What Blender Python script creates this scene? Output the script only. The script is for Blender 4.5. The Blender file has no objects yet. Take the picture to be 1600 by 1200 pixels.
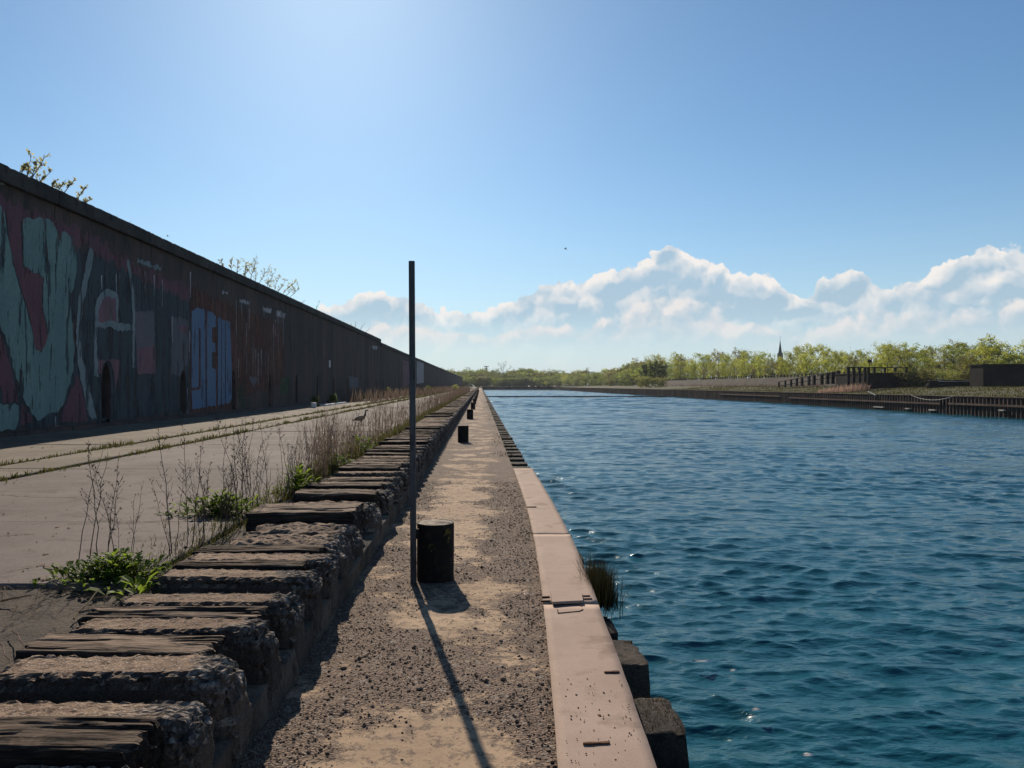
import bpy, bmesh, math, random
import numpy as np
from mathutils import Vector, Matrix, noise as mnoise
from mathutils.geometry import tessellate_polygon

R = math.radians
random.seed(7)
rng = np.random.default_rng(7)
scene = bpy.context.scene
COL = scene.collection

# ------------------------------------------------------------------ camera
F, CX, CY, EYE = 1190.0, 751.0, 602.0, 1.6       # focal length in photo pixels, vanishing point, eye height
cam_d = bpy.data.cameras.new('camera')
cam = bpy.data.objects.new('camera', cam_d)
COL.objects.link(cam)
cam.location = (0, 0, EYE)
cam.rotation_euler = (R(90), 0, 0)
cam_d.sensor_width = 36
cam_d.lens = F / 1600 * 36
cam_d.shift_x = (800 - CX) / 1600
cam_d.shift_y = (CY - 600) / 1600
cam_d.clip_start = 0.05
cam_d.clip_end = 9000
scene.camera = cam

# ------------------------------------------------------------------ sun
SUN_AZ, SUN_EL = R(-11), R(31)                  # azimuth from +Y towards +X
sd = bpy.data.lights.new('sun', 'SUN')
sd.energy = 5.0
sd.angle = R(0.53)
sd.color = (1.0, 0.88, 0.72)
sun = bpy.data.objects.new('sun', sd)
COL.objects.link(sun)
sdir = Vector((math.sin(SUN_AZ) * math.cos(SUN_EL), math.cos(SUN_AZ) * math.cos(SUN_EL), math.sin(SUN_EL)))
sun.rotation_euler = (-sdir).to_track_quat('-Z', 'Y').to_euler()
sun.location = (0, 0, 60)

scene.view_settings.view_transform = 'Standard'
scene.view_settings.look = 'None'
scene.view_settings.gamma = 1
scene.view_settings.exposure = 0.35
scene.view_settings.use_curve_mapping = False
scene.cycles.use_denoising = True
scene.cycles.max_bounces = 5
scene.cycles.use_adaptive_sampling = True
scene.cycles.adaptive_threshold = 0.018
scene.cycles.transparent_max_bounces = 10
scene.cycles.caustics_reflective = False
scene.cycles.caustics_refractive = False


# ------------------------------------------------------------------ node helpers
def N(nt, typ, ins=None, **props):
    n = nt.nodes.new(typ)
    for k, v in props.items():
        setattr(n, k, v)
    for k, v in (ins or {}).items():
        s = n.inputs[k]
        if isinstance(v, bpy.types.NodeSocket):
            nt.links.new(v, s)
        elif isinstance(v, bpy.types.Node):
            nt.links.new(v.outputs[0], s)
        else:
            if hasattr(s.default_value, '__len__') and not isinstance(v, (list, tuple)):
                v = (v,) * len(s.default_value)
            if hasattr(s.default_value, '__len__') and len(s.default_value) == 4 and len(v) == 3:
                v = (*v, 1)
            s.default_value = v
    return n


def M(nt, op, a, b=0.0, c=0.0, clamp=False):
    return N(nt, 'ShaderNodeMath', {0: a, 1: b, 2: c}, operation=op, use_clamp=clamp).outputs[0]


def SM(nt, x, lo, hi, a=0.0, b=1.0):
    return N(nt, 'ShaderNodeMapRange', {0: x, 1: lo, 2: hi, 3: a, 4: b}, interpolation_type='SMOOTHSTEP').outputs[0]


def MIX(nt, f, a, b, blend='MIX'):
    n = nt.nodes.new('ShaderNodeMix')
    n.data_type = 'RGBA'
    n.blend_type = blend
    for k, v in ((0, f), (6, a), (7, b)):
        s = n.inputs[k]
        if isinstance(v, bpy.types.NodeSocket):
            nt.links.new(v, s)
        elif k == 0:
            s.default_value = v
        else:
            s.default_value = (*v[:3], 1)
    return n.outputs[2]


def NOISE(nt, vec, scale, detail=4, rough=0.55, out=0, **p):
    return N(nt, 'ShaderNodeTexNoise', {'Vector': vec, 'Scale': scale, 'Detail': detail, 'Roughness': rough}, **p).outputs[out]


# ------------------------------------------------------------------ world
world = bpy.data.worlds.new('World')
scene.world = world
world.use_nodes = True
nt = world.node_tree
nt.nodes.clear()
SKY_STRENGTH = 0.077
EXPO = 1.27          # what the view exposure below multiplies by
sky = N(nt, 'ShaderNodeTexSky', sky_type='NISHITA', sun_disc=False)
sky.sun_elevation = SUN_EL
sky.sun_rotation = SUN_AZ
sky.altitude = 100
sky.air_density = 1.0
sky.dust_density = 0.33
sky.ozone_density = 5.0
tc = N(nt, 'ShaderNodeTexCoord')
sep = N(nt, 'ShaderNodeSeparateXYZ', {0: tc.outputs['Generated']})
az = M(nt, 'ARCTAN2', sep.outputs[0], sep.outputs[1])
el = M(nt, 'ARCSINE', sep.outputs[2])
AZ0, AZ1 = -0.60, 0.75
u = N(nt, 'ShaderNodeMapRange', {0: az, 1: AZ0, 2: AZ1, 3: 0.0, 4: 1.0}).outputs[0]
prof = [(300, 520), (430, 500), (480, 486), (545, 464), (580, 458), (620, 456), (655, 470), (690, 480), (740, 486), (790, 478),
        (830, 449), (880, 432), (930, 430), (1000, 412), (1030, 402), (1055, 390), (1085, 402), (1125, 408), (1150, 430),
        (1190, 430), (1205, 436), (1228, 455), (1250, 464), (1290, 430), (1330, 421), (1372, 442), (1420, 428), (1460, 414),
        (1500, 404), (1560, 392), (1610, 396), (1680, 410)]
fc = N(nt, 'ShaderNodeFloatCurve', {'Factor': 1.0, 'Value': u})
cv = fc.mapping.curves[0]
pts = []
for px, py in prof:
    a_ = math.atan2(px - CX, F)
    e_ = math.atan2(CY - py, math.hypot(F, px - CX))
    pts.append(((a_ - AZ0) / (AZ1 - AZ0), e_ / 0.25))
cv.points[0].location = (0.0, 0.25)
cv.points[1].location = (1.0, 0.60)
for p_ in pts:
    q = cv.points.new(*p_)
    q.handle_type = 'AUTO'
fc.mapping.update()
top = M(nt, 'MULTIPLY', fc.outputs[0], 0.25)
cp = N(nt, 'ShaderNodeCombineXYZ', {0: az, 1: el, 2: 0.0}).outputs[0]
tint = MIX(nt, 1.0, sky.outputs[0], (0.86, 1.01, 1.00), 'MULTIPLY')
# pale haze lying low all round the horizon
hz_ = N(nt, 'ShaderNodeMapRange', {0: el, 1: 0.0, 2: 0.38, 3: 1.0, 4: 0.0}).outputs[0]
haze = M(nt, 'MULTIPLY', M(nt, 'POWER', hz_, 3.0), 0.92)
skyc = MIX(nt, haze, tint, tuple(c / SKY_STRENGTH / EXPO for c in (0.585, 0.690, 0.760)))


def cloud_layer(base, prof_, seed, rise, w_noise, soft, thick, white, grey, lo_fade, dens):
    """a bank of cumulus: cauliflower top edge, sunlit rim and lumps, greyer below"""
    p0 = N(nt, 'ShaderNodeVectorMath', {0: cp, 1: (seed, seed * 0.7, seed * 1.3)}, operation='ADD').outputs[0]
    wn = N(nt, 'ShaderNodeVectorMath', {0: N(nt, 'ShaderNodeVectorMath', {0: NOISE(nt, p0, 26.0, 3, 0.6, out=1), 1: (0.5, 0.5, 0.5)}, operation='SUBTRACT').outputs[0], 3: 0.034}, operation='SCALE').outputs[0]
    p1 = N(nt, 'ShaderNodeVectorMath', {0: p0, 1: wn}, operation='ADD').outputs[0]
    n1 = NOISE(nt, p0, 9.0, 5, 0.58)
    v1 = N(nt, 'ShaderNodeTexVoronoi', {'Vector': p1, 'Scale': 30.0}).outputs['Distance']
    v2 = N(nt, 'ShaderNodeTexVoronoi', {'Vector': p1, 'Scale': 72.0}).outputs['Distance']
    v3 = N(nt, 'ShaderNodeTexVoronoi', {'Vector': p1, 'Scale': 160.0}).outputs['Distance']
    bump = M(nt, 'ADD', M(nt, 'MULTIPLY', v1, 0.020), M(nt, 'ADD', M(nt, 'MULTIPLY', v2, 0.0085), M(nt, 'MULTIPLY', v3, 0.0036)))
    d = M(nt, 'ADD', M(nt, 'SUBTRACT', prof_, el), rise)
    d = M(nt, 'ADD', d, M(nt, 'MULTIPLY', M(nt, 'SUBTRACT', n1, 0.5), w_noise))
    d = M(nt, 'SUBTRACT', d, bump)
    mask = SM(nt, d, 0.0, soft)
    rim = SM(nt, d, 0.0, thick, 1.0, 0.0)
    off = N(nt, 'ShaderNodeVectorMath', {0: p1, 1: (-0.004, 0.008, 0.0)}, operation='ADD').outputs[0]
    l1 = M(nt, 'SUBTRACT', NOISE(nt, p1, 15.0, 3, 0.5), NOISE(nt, off, 15.0, 3, 0.5))
    va = N(nt, 'ShaderNodeTexVoronoi', {'Vector': off, 'Scale': 30.0}).outputs['Distance']
    l2 = M(nt, 'SUBTRACT', va, v1)
    lum = M(nt, 'ADD', M(nt, 'MULTIPLY', l1, 4.5), M(nt, 'MULTIPLY', l2, 1.6))
    br = M(nt, 'ADD', M(nt, 'MULTIPLY', rim, 0.80), lum)
    br = M(nt, 'ADD', br, 0.06, clamp=True)
    col = MIX(nt, br, tuple(c / SKY_STRENGTH / EXPO for c in grey), tuple(c / SKY_STRENGTH / EXPO for c in white))
    m_ = M(nt, 'MULTIPLY', mask, M(nt, 'MULTIPLY', SM(nt, el, lo_fade[0], lo_fade[1], 0.10, 1.0), M(nt, 'MULTIPLY_ADD', br, 1 - dens, dens)))
    return MIX(nt, m_, base, col)


skyc = cloud_layer(skyc, top, 0.0, 0.018, 0.034, 0.0032, 0.028, (0.90, 0.87, 0.84), (0.40, 0.54, 0.66), (0.040, 0.105), 0.82)
top2 = M(nt, 'MULTIPLY_ADD', top, 0.52, 0.014)
skyc = cloud_layer(skyc, top2, 3.7, 0.020, 0.085, 0.012, 0.050, (0.82, 0.80, 0.79), (0.50, 0.61, 0.70), (0.030, 0.085), 0.38)
bg = N(nt, 'ShaderNodeBackground', {'Color': skyc, 'Strength': SKY_STRENGTH})
world.cycles.sampling_method = 'MANUAL'
world.cycles.sample_map_resolution = 512
wo = N(nt, 'ShaderNodeOutputWorld', {'Surface': bg})


# ------------------------------------------------------------------ materials
def newmat(name):
    m = bpy.data.materials.new(name)
    m.use_nodes = True
    t = m.node_tree
    t.nodes.clear()
    out = t.nodes.new('ShaderNodeOutputMaterial')
    return m, t, out


def coords(t, stretch=(1, 1, 1), rand=True, world_space=False):
    if world_space:
        v = N(t, 'ShaderNodeNewGeometry').outputs['Position']
    else:
        v = N(t, 'ShaderNodeTexCoord').outputs['Object']
        if rand:
            oi = N(t, 'ShaderNodeObjectInfo').outputs['Random']
            r = M(t, 'MULTIPLY', oi, 57.0)
            v = N(t, 'ShaderNodeVectorMath', {0: v, 1: N(t, 'ShaderNodeCombineXYZ', {0: r, 1: r, 2: r}).outputs[0]}, operation='ADD').outputs[0]
    if stretch != (1, 1, 1):
        v = N(t, 'ShaderNodeVectorMath', {0: v, 1: stretch}, operation='MULTIPLY').outputs[0]
    return v


def grit(name, c1, c2, c3=None, s1=1.5, s2=12.0, s3=90.0, stretch=(1, 1, 1), bump=0.3, bdist=0.01, rough=0.9,
         grain=0.25, spec=0.10, world_space=False, alpha=None, metallic=0.0, translucent=None, var=0.0, edge=(0.40, 0.62)):
    m, t, out = newmat(name)
    v = coords(t, stretch, True, world_space)
    a = NOISE(t, v, s1, 5, 0.6)
    b = NOISE(t, v, s2, 6, 0.62)
    c = NOISE(t, v, s3, 3, 0.6)
    col = MIX(t, SM(t, a, edge[0], edge[1]), c1, c2)
    if c3 is not None:
        col = MIX(t, SM(t, b, 0.50, 0.68), col, c3)
    g = M(t, 'MULTIPLY_ADD', M(t, 'SUBTRACT', c, 0.5), grain * 4, 1.0)
    g2 = M(t, 'MULTIPLY_ADD', M(t, 'SUBTRACT', b, 0.5), grain * 2, g)
    if var:
        oi = N(t, 'ShaderNodeObjectInfo').outputs['Random']
        g2 = M(t, 'MULTIPLY', g2, M(t, 'MULTIPLY_ADD', oi, var * 2, 1 - var))
    gv = N(t, 'ShaderNodeCombineXYZ', {0: g2, 1: g2, 2: g2}).outputs[0]
    col = MIX(t, 1.0, col, gv, 'MULTIPLY')
    h = M(t, 'ADD', M(t, 'MULTIPLY', b, 0.6), M(t, 'MULTIPLY', c, 0.4))
    ins = {'Base Color': col, 'Roughness': rough, 'Specular IOR Level': spec, 'Metallic': metallic}
    if bump:
        bn = N(t, 'ShaderNodeBump', {'Strength': bump, 'Distance': bdist, 'Height': h})
        ins['Normal'] = bn.outputs[0]
    if alpha is not None:
        va = coords(t, alpha[3], False, world_space)
        al = SM(t, NOISE(t, va, alpha[0], 6, 0.65), alpha[1], alpha[2])
        ins['Alpha'] = al
    p = N(t, 'ShaderNodeBsdfPrincipled', ins)
    sh = p.outputs[0]
    if translucent is not None:
        tr = N(t, 'ShaderNodeBsdfTranslucent', {'Color': MIX(t, 1.0, translucent, gv, 'MULTIPLY')})
        ms = N(t, 'ShaderNodeMixShader', {0: 0.5, 1: sh, 2: tr.outputs[0]})
        sh = ms.outputs[0]
    t.links.new(sh, out.inputs[0])
    return m


MAT = {}
MAT['wall'] = grit('weathered_wall_concrete', (0.076, 0.060, 0.054), (0.112, 0.080, 0.068), (0.044, 0.039, 0.039), s1=0.35, s2=1.6, s3=14,
                   stretch=(1, 1.6, 0.22), bump=0.35, bdist=0.03, grain=0.32, world_space=True)
MAT['cap'] = grit('coping_concrete', (0.050, 0.046, 0.043), (0.078, 0.068, 0.062), (0.032, 0.030, 0.030), s1=0.6, s2=4, s3=30, bump=0.5, bdist=0.03, world_space=True)
MAT['slab'] = grit('yard_concrete', (0.100, 0.083, 0.077), (0.142, 0.118, 0.107), (0.076, 0.062, 0.057), s1=0.45, s2=2.6, s3=45, bump=0.35, bdist=0.006, grain=0.24, world_space=True, var=0.05)
MAT['slab_worn'] = grit('worn_yard_concrete', (0.120, 0.098, 0.078), (0.155, 0.130, 0.102), (0.080, 0.068, 0.048), s1=0.6, s2=2.5, s3=40, bump=0.4, bdist=0.01, grain=0.25, world_space=True)
MAT['soil'] = grit('dark_broken_ground', (0.050, 0.041, 0.035), (0.078, 0.063, 0.052), (0.034, 0.028, 0.024), s1=1.2, s2=7, s3=60, bump=0.8, bdist=0.02, grain=0.35, world_space=True)
MAT['land'] = grit('scrub_land', (0.062, 0.062, 0.026), (0.082, 0.070, 0.036), (0.048, 0.044, 0.024), s1=0.06, s2=0.5, s3=5, bump=0.6, bdist=0.1, grain=0.3, world_space=True)


def aggregate(name, top1, top2, side, stone, scale=62.0, bump=1.0, var=0.12):
    """old concrete: side faces coloured darker to imitate shade, sand lying on top, coarse stones showing where the end has crumbled away"""
    m, t, out = newmat(name)
    raw = N(t, 'ShaderNodeTexCoord').outputs['Object']
    v = coords(t)
    sp = N(t, 'ShaderNodeSeparateXYZ', {0: raw})
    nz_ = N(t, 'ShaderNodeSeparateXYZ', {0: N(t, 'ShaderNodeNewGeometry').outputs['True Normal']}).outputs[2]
    a = NOISE(t, v, 3.0, 5, 0.6)
    b_ = NOISE(t, v, 18.0, 6, 0.70)
    f_ = NOISE(t, v, 120.0, 3, 0.65)
    vo = N(t, 'ShaderNodeTexVoronoi', {'Vector': v, 'Scale': scale})
    vb = N(t, 'ShaderNodeTexVoronoi', {'Vector': v, 'Scale': scale * 0.5})
    pick = N(t, 'ShaderNodeSeparateColor', {0: vo.outputs['Color']}).outputs[0]
    pickb = N(t, 'ShaderNodeSeparateColor', {0: vb.outputs['Color']}).outputs[1]
    end = SM(t, M(t, 'ADD', sp.outputs[0], M(t, 'MULTIPLY', M(t, 'SUBTRACT', a, 0.5), 0.8)), 0.24, 0.40)
    end = M(t, 'MULTIPLY', end, SM(t, M(t, 'ADD', sp.outputs[2], M(t, 'MULTIPLY', M(t, 'SUBTRACT', a, 0.5), 0.25)), 0.02, 0.10))
    col = MIX(t, SM(t, a, 0.38, 0.62), side, tuple(x * 1.5 for x in side))  # dark side tone: shade on the upright faces put into the colour
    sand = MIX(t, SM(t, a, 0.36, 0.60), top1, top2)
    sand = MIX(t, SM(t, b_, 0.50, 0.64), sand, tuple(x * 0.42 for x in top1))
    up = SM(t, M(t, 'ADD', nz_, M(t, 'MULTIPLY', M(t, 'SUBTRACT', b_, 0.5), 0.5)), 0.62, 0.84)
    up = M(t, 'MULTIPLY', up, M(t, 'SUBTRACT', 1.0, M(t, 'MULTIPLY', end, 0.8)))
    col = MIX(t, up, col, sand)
    grey = MIX(t, pickb, tuple(x * 0.35 for x in stone), stone)
    grey = MIX(t, SM(t, vb.outputs['Distance'], 0.30, 0.65), grey, tuple(x * 0.25 for x in stone))
    col = MIX(t, M(t, 'MULTIPLY', end, SM(t, nz_, -0.1, 0.35)), col, grey)
    st = M(t, 'MULTIPLY', SM(t, pick, 0.74, 0.80), SM(t, vo.outputs['Distance'], 0.55, 0.30))
    col = MIX(t, M(t, 'MULTIPLY', M(t, 'MULTIPLY', st, up), 0.8), col, tuple(x * 1.1 for x in stone))
    g = M(t, 'MULTIPLY_ADD', M(t, 'SUBTRACT', f_, 0.5), 2.4, 1.0)
    g = M(t, 'MULTIPLY', g, M(t, 'MULTIPLY_ADD', N(t, 'ShaderNodeObjectInfo').outputs['Random'], var * 2, 1 - var))
    col = MIX(t, 1.0, col, N(t, 'ShaderNodeCombineXYZ', {0: g, 1: g, 2: g}).outputs[0], 'MULTIPLY')
    peb = M(t, 'MULTIPLY', M(t, 'SUBTRACT', 1.0, vb.outputs['Distance']), M(t, 'MULTIPLY', end, 1.6))
    h = M(t, 'ADD', M(t, 'MULTIPLY', b_, 0.9), M(t, 'ADD', M(t, 'MULTIPLY', st, 0.35), M(t, 'ADD', peb, M(t, 'MULTIPLY', f_, 0.35))))
    bn = N(t, 'ShaderNodeBump', {'Strength': bump, 'Distance': 0.014, 'Height': h})
    p = N(t, 'ShaderNodeBsdfPrincipled', {'Base Color': col, 'Roughness': 0.95, 'Specular IOR Level': 0.08, 'Normal': bn.outputs[0]})
    t.links.new(p.outputs[0], out.inputs[0])
    return m


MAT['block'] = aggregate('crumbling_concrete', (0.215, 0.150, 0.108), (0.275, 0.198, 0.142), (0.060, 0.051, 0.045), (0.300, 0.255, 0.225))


def tie_mat():
    """timber tie: sides and ends coloured near black to imitate slot shade, weathered brown and split on top"""
    m, t, out = newmat('weathered_timber')
    v = coords(t, (0.06, 1.0, 1.0))
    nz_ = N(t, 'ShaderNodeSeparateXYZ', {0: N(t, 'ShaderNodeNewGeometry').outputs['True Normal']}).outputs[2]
    a = NOISE(t, v, 9.0, 4, 0.6)
    b_ = NOISE(t, v, 34.0, 5, 0.62)
    f_ = NOISE(t, v, 150.0, 3, 0.6)
    w_ = NOISE(t, coords(t), 5.0, 5, 0.6)
    rnd = N(t, 'ShaderNodeObjectInfo').outputs['Random']
    brown = MIX(t, SM(t, a, 0.35, 0.65), (0.105, 0.075, 0.056), (0.215, 0.155, 0.112))
    brown = MIX(t, SM(t, f_, 0.45, 0.62), brown, (0.055, 0.040, 0.032))
    split = SM(t, b_, 0.54, 0.62)
    brown = MIX(t, split, brown, (0.012, 0.010, 0.009))
    sand = M(t, 'MULTIPLY', SM(t, w_, 0.52, 0.62), 0.6)
    brown = MIX(t, sand, brown, (0.200, 0.145, 0.105))
    shade_side = MIX(t, SM(t, b_, 0.4, 0.6), (0.016, 0.014, 0.013), (0.052, 0.042, 0.035))  # near-black tone painted in for the shade of the deep slots
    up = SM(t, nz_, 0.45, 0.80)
    col = MIX(t, up, shade_side, brown)
    g = M(t, 'MULTIPLY_ADD', rnd, 0.6, 0.68)
    col = MIX(t, 1.0, col, N(t, 'ShaderNodeCombineXYZ', {0: g, 1: g, 2: g}).outputs[0], 'MULTIPLY')
    h = M(t, 'SUBTRACT', M(t, 'MULTIPLY', f_, 0.30), M(t, 'MULTIPLY', split, 0.9))
    h = M(t, 'ADD', h, M(t, 'MULTIPLY', a, 0.5))
    bn = N(t, 'ShaderNodeBump', {'Strength': 1.0, 'Distance': 0.016, 'Height': h})
    p = N(t, 'ShaderNodeBsdfPrincipled', {'Base Color': col, 'Roughness': 0.9, 'Specular IOR Level': 0.08, 'Normal': bn.outputs[0]})
    t.links.new(p.outputs[0], out.inputs[0])
    return m


MAT['base'] = grit('parapet_face_concrete', (0.062, 0.053, 0.046), (0.115, 0.097, 0.080), (0.028, 0.025, 0.022), s1=1.6, s2=5, s3=45, stretch=(1, 1, 0.55), bump=0.9, bdist=0.03, grain=0.4, world_space=True)
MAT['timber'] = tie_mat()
MAT['edge'] = grit('dark_edge_concrete', (0.026, 0.022, 0.020), (0.062, 0.050, 0.041), (0.015, 0.013, 0.012), s1=3, s2=12, s3=70, bump=1.0, bdist=0.02, grain=0.45, var=0.15)
MAT['plate'] = grit('pink_primed_plate', (0.300, 0.220, 0.176), (0.345, 0.258, 0.208), (0.235, 0.166, 0.130), s1=1.3, s2=5, s3=160, bump=0.08, bdist=0.004, grain=0.10, rough=0.85, world_space=True)
MAT['plate'] = grit('pink_primed_plate', (0.310, 0.226, 0.180), (0.350, 0.260, 0.210), (0.215, 0.152, 0.118), s1=1.6, s2=3.2, s3=110, bump=0.10, bdist=0.004, grain=0.13, rough=0.85, world_space=True)
MAT['rust'] = grit('dark_rust', (0.055, 0.030, 0.020), (0.11, 0.055, 0.032), s1=10, s2=40, bump=0.6, rough=0.9)
MAT['iron'] = grit('black_painted_iron', (0.010, 0.010, 0.010), (0.017, 0.015, 0.014), (0.026, 0.019, 0.015), s1=4, s2=14, s3=80, bump=0.35, bdist=0.005, rough=0.75, grain=0.3)
MAT['fill'] = grit('bollard_fill', (0.300, 0.245, 0.195), (0.360, 0.300, 0.240), (0.120, 0.100, 0.085), s1=8, s2=25, s3=120, bump=0.9, bdist=0.01)
MAT['pole'] = grit('galvanised_tube', (0.060, 0.064, 0.072), (0.095, 0.096, 0.102), (0.040, 0.038, 0.038), s1=3, s2=12, s3=60, stretch=(1, 1, 0.3), bump=0.12, rough=0.55, metallic=0.35, grain=0.2)
MAT['yellow'] = grit('worn_yellow_paint', (0.10, 0.078, 0.024), (0.065, 0.052, 0.022), s1=20, s2=50, alpha=(30, 0.40, 0.55, (1, 1, 1)))
MAT['stone'] = grit('dark_pebbles', (0.095, 0.066, 0.051), (0.185, 0.132, 0.100), (0.260, 0.200, 0.160), s1=40, s2=110, s3=300, bump=0.3, grain=0.3, world_space=True)
MAT['straw'] = grit('dead_straw', (0.300, 0.240, 0.170), (0.200, 0.150, 0.105), s1=2, s2=20, bump=0, grain=0.3, world_space=True, translucent=(0.25, 0.20, 0.13))
MAT['stalk'] = grit('dry_weed_stalk', (0.085, 0.055, 0.045), (0.130, 0.088, 0.072), s1=2, s2=20, bump=0, grain=0.3, world_space=True)
MAT['mass'] = grit('dry_weed_mass', (0.100, 0.075, 0.062), (0.145, 0.110, 0.090), (0.066, 0.047, 0.040), s1=0.8, s2=6, bump=0, grain=0.3, world_space=True, translucent=(0.11, 0.082, 0.064))
MAT['grass'] = grit('short_grass', (0.042, 0.044, 0.016), (0.072, 0.066, 0.024), (0.066, 0.050, 0.026), s1=1, s2=8, bump=0, grain=0.3, world_space=True, translucent=(0.070, 0.070, 0.020))
MAT['dgrass'] = grit('dark_edge_grass', (0.020, 0.020, 0.010), (0.042, 0.034, 0.018), s1=4, s2=18, bump=0, grain=0.3, world_space=True, translucent=(0.018, 0.017, 0.008))
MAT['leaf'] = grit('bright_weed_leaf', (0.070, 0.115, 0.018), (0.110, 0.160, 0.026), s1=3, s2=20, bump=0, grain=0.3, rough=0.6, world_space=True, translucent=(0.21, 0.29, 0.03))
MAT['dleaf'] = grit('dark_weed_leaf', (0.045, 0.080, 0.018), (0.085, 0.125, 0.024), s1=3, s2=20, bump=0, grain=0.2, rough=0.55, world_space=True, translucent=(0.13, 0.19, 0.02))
MAT['bark'] = grit('tree_bark', (0.075, 0.058, 0.045), (0.120, 0.095, 0.075), s1=2, s2=9, s3=30, stretch=(1, 1, 0.3), bump=0.5, bdist=0.02)
for k_, c_, t_ in (('yel', (0.140, 0.158, 0.030), (0.46, 0.48, 0.075)), ('grn', (0.100, 0.128, 0.030), (0.30, 0.35, 0.065)),
                   ('olv', (0.105, 0.098, 0.038), (0.25, 0.23, 0.07)), ('drk', (0.024, 0.034, 0.016), (0.035, 0.05, 0.016)),
                   ('far', (0.085, 0.105, 0.038), (0.190, 0.225, 0.060))):
    MAT['f_' + k_] = grit('foliage_' + k_, c_, tuple(x * 1.35 for x in c_), s1=0.25, s2=1.2, s3=8, bump=0, grain=0.3, rough=0.6, translucent=t_, var=0.22, world_space=True)
MAT['wallleaf'] = grit('wall_shrub_leaf', (0.14, 0.14, 0.07), (0.20, 0.18, 0.10), s1=1, s2=5, bump=0, grain=0.3, world_space=True, translucent=(0.55, 0.52, 0.25))
MAT['piling'] = grit('rusty_sheet_piling', (0.035, 0.026, 0.024), (0.070, 0.044, 0.036), (0.022, 0.019, 0.019), s1=0.3, s2=1.5, s3=8, stretch=(1, 1, 0.3), bump=0.3, bdist=0.02, world_space=True)
MAT['pilecap'] = grit('rusty_waler', (0.090, 0.058, 0.046), (0.130, 0.090, 0.070), s1=0.4, s2=2, s3=8, world_space=True)
MAT['blackwall'] = grit('dark_far_wall', (0.018, 0.016, 0.015), (0.032, 0.026, 0.023), s1=0.2, s2=1.2, s3=6, bump=0.4, bdist=0.05, world_space=True)
MAT['embank'] = grit('dark_brown_bank', (0.026, 0.020, 0.016), (0.044, 0.033, 0.025), s1=0.2, s2=1.0, s3=5, bump=0.6, bdist=0.1, world_space=True)
MAT['reed'] = grit('pale_reed', (0.330, 0.235, 0.185), (0.250, 0.175, 0.140), s1=0.5, s2=3, bump=0, world_space=True, translucent=(0.3, 0.2, 0.15))
MAT['white'] = grit('off_white', (0.68, 0.66, 0.62), (0.56, 0.54, 0.50), s1=3, s2=14, bump=0.2)
MAT['rope'] = grit('pale_rope', (0.50, 0.46, 0.40), (0.40, 0.36, 0.32), s1=3, s2=14)
MAT['slate'] = grit('spire_slate', (0.060, 0.070, 0.070), (0.080, 0.095, 0.085), s1=0.5, s2=3)
MAT['boom'] = grit('boom_float', (0.030, 0.030, 0.032), (0.055, 0.052, 0.050), s1=1, s2=6)
MAT['bird'] = grit('dark_bird', (0.020, 0.018, 0.018), (0.03, 0.026, 0.025), s1=6, s2=20)


def goose_mat():
    m, t, out = newmat('goose_feathers')
    v = N(t, 'ShaderNodeTexCoord').outputs['Object']
    z = N(t, 'ShaderNodeSeparateXYZ', {0: v}).outputs[2]
    nz = NOISE(t, N(t, 'ShaderNodeVectorMath', {0: v, 1: (8, 30, 30)}, operation='MULTIPLY').outputs[0], 2.0, 4)
    col = MIX(t, SM(t, nz, 0.4, 0.6), (0.080, 0.050, 0.036), (0.150, 0.100, 0.072))
    col = MIX(t, SM(t, z, 0.42, 0.47), col, (0.018, 0.014, 0.013))
    p = N(t, 'ShaderNodeBsdfPrincipled', {'Base Color': col, 'Roughness': 0.8})
    t.links.new(p.outputs[0], out.inputs[0])
    return m


MAT['goose'] = goose_mat()


def paint(name, c1, c2, lo=0.36, hi=0.46, sc=1.1):
    MAT[name] = grit(name, c1, c2, tuple(x * 0.72 for x in c1), s1=0.9, s2=5, s3=30, stretch=(1, 1.8, 0.35), bump=0.1, grain=0.28, world_space=True,
                     rough=0.8, alpha=(sc, lo, hi, (1, 3.2, 0.42)), edge=(0.35, 0.65))


paint('paint_green', (0.146, 0.226, 0.213), (0.189, 0.275, 0.250), 0.385, 0.455, 1.5)
paint('paint_pale', (0.232, 0.268, 0.268), (0.183, 0.226, 0.226), 0.36, 0.45, 1.5)
paint('paint_maroon', (0.171, 0.081, 0.093), (0.132, 0.071, 0.081), 0.32, 0.48)
paint('paint_pink', (0.226, 0.120, 0.137), (0.171, 0.104, 0.117), 0.32, 0.48)
paint('paint_grey', (0.152, 0.134, 0.144), (0.122, 0.122, 0.129), 0.30, 0.46)
paint('paint_slate', (0.068, 0.076, 0.083), (0.059, 0.070, 0.074), 0.32, 0.52)
paint('paint_blue', (0.110, 0.170, 0.260), (0.130, 0.190, 0.270), 0.33, 0.42, 1.4)
paint('paint_rust', (0.165, 0.072, 0.050), (0.125, 0.058, 0.044), 0.36, 0.60)
paint('paint_white', (0.439, 0.415, 0.415), (0.329, 0.311, 0.311), 0.32, 0.50)
paint('paint_lime', (0.085, 0.128, 0.067), (0.066, 0.104, 0.054), 0.42, 0.58)


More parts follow.
